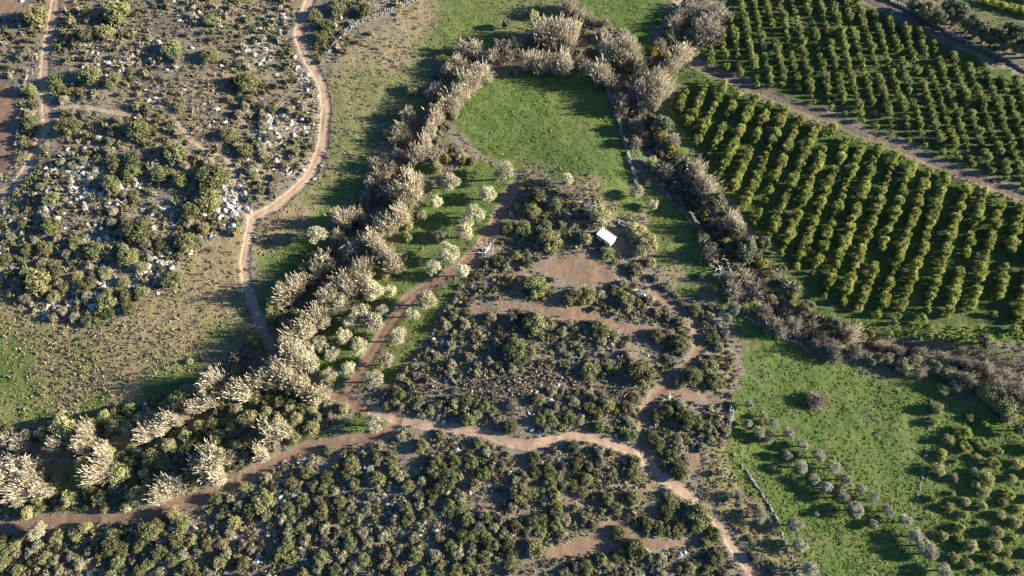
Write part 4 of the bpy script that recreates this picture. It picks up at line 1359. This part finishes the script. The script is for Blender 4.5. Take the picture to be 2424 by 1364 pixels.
# ------------------------------------------------------------------ dry stone walls
WALLS = [
    ([(1405, 180), (1432, 205), (1450, 240), (1465, 290), (1480, 340), (1495, 400), (1508, 442)], 1.0, .75, 'dry stone wall curving along the right edge of the arched field'),
    ([(1566, 446), (1600, 485), (1640, 535), (1678, 590)], .5, .5, 'thin low stone wall right of the narrow field strip'),
    ([(1750, 745), (1795, 770), (1850, 800), (1890, 815), (1928, 835)], .5, .45, 'thin low stone wall at the upper edge of the right field'),
    ([(1735, 952), (1728, 985), (1718, 1020), (1711, 1034)], 1.3, .8, 'short pale stone wall at the left corner of the right field'),
    ([(2206, 940), (2200, 1010), (2190, 1080), (2178, 1140), (2165, 1195)], .45, .3, 'low stone wall between right field and the tree plot'),
    ([(1730, 1070), (1760, 1110), (1790, 1150), (1815, 1190), (1840, 1230), (1860, 1290), (1892, 1364)], .5, .35, 'overgrown stone wall between dry wedge and right field'),
    ([(2080, -8), (2150, 22), (2210, 55), (2260, 85), (2300, 105), (2350, 125), (2424, 165), (2520, 212)], 1.2, .6, 'long stone wall beside the lane at the top right'),
    ([(1000, -10), (940, 18), (895, 35), (860, 48), (820, 72), (795, 105), (770, 128)], 1.6, .7, 'broad stony bank at the upper meadow edge'),
    ([(1655, 740), (1690, 762), (1720, 790)], .7, .55, 'short stone wall beside the bend of the looping track'),
    ([(1618, 1080), (1640, 1060), (1665, 1040)], .6, .55, 'short stone wall right of the middle track junction'),
    ([(66, 165), (52, 250), (38, 345)], .5, .6, 'thin stone wall left of the upper left track'),
    ([(172, 162), (162, 185), (155, 205)], .5, .5, 'very short stone wall near the upper left track'),
]
for pts, w, hh, lab in WALLS:
    p = np.array(pts, float)
    x, y, h = ground_at(p[:, 0], p[:, 1])
    seg = np.hypot(np.diff(x), np.diff(y))
    L = seg.sum()
    cum = np.concatenate([[0], np.cumsum(seg)])
    n = int(L * w * hh * 26) + 20
    s = rng.uniform(0, L, n)
    wx = np.interp(s, cum, x)
    wy = np.interp(s, cum, y)
    gxn = np.interp(s + .1, cum, x) - np.interp(s - .1, cum, x)
    gyn = np.interp(s + .1, cum, y) - np.interp(s - .1, cum, y)
    ln = np.hypot(gxn, gyn) + 1e-6
    lvl = rng.random(n) ** 1.2
    o = rng.uniform(-.5, .5, n) * w * (1.15 - .6 * lvl) + (vnoise(wx, wy, 2.5, 3) - .5) * .5
    px, py = wx - gyn / ln * o, wy + gxn / ln * o
    gap = vnoise(wx, wy, 4.5, 17) > .08
    sc = rng.uniform(.12, .27, n)
    px, py, sc, lvl = px[gap], py[gap], sc[gap], lvl[gap]
    stc = stamp('stones', PROTO['pebble'], px, py, zat(px, py) + lvl * hh * .8 - .08, sc, 'wall', tints=rng.uniform(-.4, .4, len(px)), sz=sc * 1.1)
    root = bpy.data.objects.new('dry_stone_wall', None)
    C.objects.link(root)
    cx, cy = float(px.mean()), float(py.mean())
    cz = float(zat(cx, cy))
    root.location = (cx, cy, cz)
    stc.parent = root
    stc.location = (-cx, -cy, -cz)
    tag(root, lab, 'stone wall', 'dry stone walls')

# ------------------------------------------------------------------ the white shed and small things
def simple_mat(name, col, rough=.6, noise=.15, metal=0.0, ridge=0):
    m = new_mat(name)
    t = NT(m)
    out = t.add('ShaderNodeOutputMaterial')
    bs = t.add('ShaderNodeBsdfPrincipled')
    t.l.new(bs.outputs[0], out.inputs[0])
    geo = t.add('ShaderNodeTexCoord').outputs['Object']
    n = t.noise(geo, 1.6, 5, .7)
    c = t.mix(t.math('MULTIPLY', t.ramp(n, .45, .8), noise * 2), col, tuple(x * .55 for x in col))
    t.l.new(c, bs.inputs['Base Color'])
    bs.inputs['Roughness'].default_value = rough
    bs.inputs['Metallic'].default_value = metal
    return m


WHITE = simple_mat('white_sheet', (.74, .74, .73), .5, .12)
WALLM = simple_mat('shed_wall', (.62, .62, .63), .7, .15)
DARKM = simple_mat('dark_door', (.16, .15, .15), .6, .2)
CONC = simple_mat('concrete', (.46, .44, .41), .9, .2)


def box(v0, v1):
    x0, y0, z0 = v0
    x1, y1, z1 = v1
    V = [(x0, y0, z0), (x1, y0, z0), (x1, y1, z0), (x0, y1, z0), (x0, y0, z1), (x1, y0, z1), (x1, y1, z1), (x0, y1, z1)]
    Q = [(3, 2, 1, 0), (4, 5, 6, 7), (0, 1, 5, 4), (1, 2, 6, 5), (2, 3, 7, 6), (3, 0, 4, 7)]
    return V, Q


def boxes(name, lst, mat, parent):
    V, Q = [], []
    for a, b in lst:
        v, q = box(a, b)
        Q += [tuple(i + len(V) for i in f) for f in q]
        V += v
    me = quad_mesh(name, V, Q)
    me.materials.append(mat)
    return link(name, me, parent)


zr = 2.25
cu = [(1412.5, 551.5), (1427.5, 536.5), (1461, 562), (1444, 580)]
cx, cy, ch = ground_at([c[0] for c in cu], [c[1] for c in cu], zr)
ctr = (cx.mean(), cy.mean())
eL = np.array([cx[2] - cx[1], cy[2] - cy[1]])
eW = np.array([cx[1] - cx[0], cy[1] - cy[0]])
LL, WW = np.hypot(*eL), np.hypot(*eW)
ang = math.atan2(eL[1], eL[0])
print('shed size', LL, WW)
shed = bpy.data.objects.new('white_shed', None)
C.objects.link(shed)
shed.location = (ctr[0], ctr[1], float(zat(*ctr)) - .05)
shed.rotation_euler = (0, 0, ang)
tag(shed, 'small white flat-roofed shed among bushes beside the narrow field strip', 'shed')
hl, hw_ = LL / 2 - .12, WW / 2 - .12
wt = .08
boxes('wall', [((-hl, -hw_, 0), (hl, -hw_ + wt, zr - .06))], WALLM, shed)
boxes('wall', [((-hl, hw_ - wt, 0), (hl, hw_, zr - .06))], WALLM, shed)
boxes('wall', [((-hl, -hw_ + wt, 0), (-hl + wt, hw_ - wt, zr - .06))], WALLM, shed)
boxes('wall', [((hl - wt, -hw_ + wt, 0), (hl, hw_ - wt, zr - .06))], WALLM, shed)
# roof of sheet panels with low ribs
npan = 5
for i in range(npan):
    a = -LL / 2 + LL * i / npan
    b = -LL / 2 + LL * (i + 1) / npan - .015
    boxes('roof_panel', [((a, -WW / 2, zr - .055 + random.uniform(0, .01)), (b, WW / 2, zr + random.uniform(0, .012)))], WHITE, shed)
boxes('roof_edge', [((-LL / 2, -WW / 2 - .05, zr - .12), (LL / 2, -WW / 2 - .004, zr + .05)), ((-LL / 2, WW / 2 + .004, zr - .12), (LL / 2, WW / 2 + .05, zr + .05))], WHITE, shed)
dr = boxes('door', [((-.4, -hw_ - .035, .03), (.42, -hw_ - .004, 1.95))], DARKM, shed)
boxes('handle', [((.28, -hw_ - .075, .95), (.34, -hw_ - .039, 1.1))], WHITE, dr)
wi = boxes('window', [((-1.5, -hw_ - .03, 1.05), (-.8, -hw_ - .004, 1.7))], DARKM, shed)
boxes('sill', [((-1.55, -hw_ - .09, .98), (-.75, -hw_ - .004, 1.04))], WHITE, wi)

# concrete trough by the shed, and a slab by the field
def trough(u0, v0, u1, v1, w, h, name, lab, cat):
    x, y, z = ground_at([u0, u1], [v0, v1], h)
    L = math.hypot(x[1] - x[0], y[1] - y[0])
    o = bpy.data.objects.new(name, None)
    C.objects.link(o)
    o.location = (x.mean(), y.mean(), float(zat(x.mean(), y.mean())) - .03)
    o.rotation_euler = (0, 0, math.atan2(y[1] - y[0], x[1] - x[0]))
    tag(o, lab, cat)
    a, b, t_ = L / 2, w / 2, .12
    boxes('base', [((-a, -b, 0), (a, b, .12))], CONC, o)
    for s in (-1, 1):
        boxes('side', [((-a, s * b - (t_ if s > 0 else 0), .12), (a, s * b + (t_ if s < 0 else 0), h))], CONC, o)
        boxes('end', [((s * a - (t_ if s > 0 else 0), -b + t_, .12), (s * a + (t_ if s < 0 else 0), b - t_, h - .004))], CONC, o)
    return o


trough(1465, 523, 1482, 533, .8, .6, 'concrete_trough', 'narrow pale concrete trough just right of the white shed', 'trough')
trough(1704, 745, 1712, 731, .7, .55, 'concrete_trough', 'grey concrete trough at the end of the narrow field strip', 'trough')

# bleached bare tree in the right creek hedge
x, y, h = ground_at(1712, 630, 2.0)
me = pm('bare_limbs', bare_tree(500, 4, 1.7, .15, 6), 'bleach')
o = bpy.data.objects.new('bare_tree', None)
C.objects.link(o)
o.location = (float(x[0]), float(y[0]), float(zat(x[0], y[0])))
link('branches', me, o)
pb = PB()
tube(pb, [(0, 0, -.2), (.03, 0, .25)], [.26, .2], .4)
link('trunk', pm('stump', pb.get(), 'bleach'), o)
tag(o, 'bleached leafless tree with spreading white branches in the creek hedge', 'tree')
# fallen bleached tree beside the grove track
x, y, h = ground_at(1153, 592, .4)
o = bpy.data.objects.new('fallen_tree', None)
C.objects.link(o)
o.location = (float(x[0]), float(y[0]), float(zat(x[0], y[0])) + .25)
o.rotation_euler = (0, 0, .9)
pb = PB()
tube(pb, [(-.9, 0, 0), (0, .1, .12), (.9, -.05, .1)], [.26, .3, .2], .95, 7)
link('trunk', pm('fallen_log', pb.get(), 'bleach'), o)
v_, q_, t_ = bare_tree(511, 4, 1.15, .09, 5)
v_ = v_ * np.array([1, 1, .35])
for dx in (-.8, .9):
    br = link('branches', pm('fallen_limbs', (v_ + np.array([dx, 0, 0]), q_, t_ * .4), 'bleach'), o)
tag(o, 'fallen bleached tree with tangled branches beside the grove track', 'fallen tree')
# lone twiggy bush in the right field
x, y, h = ground_at(1931, 946, 1.0)
o = place('lone_bush', 'bush', None, pm('lone_twigs', twig_bush(520, 90, 1.0, .95, 9, .04, 260, 1.0), 'lilac'), float(x[0]), float(y[0]), float(zat(x[0], y[0])), 2.1, None)
o['label'] = 'lone leafless lilac-grey bush standing in the sunlit right field'

finish_labels()
print('objects', len(bpy.data.objects), 'tris', sum(len(o.data.polygons) * 2 for o in bpy.data.objects if o.type == 'MESH' and o.get('kind') in ('stuff', 'structure')))
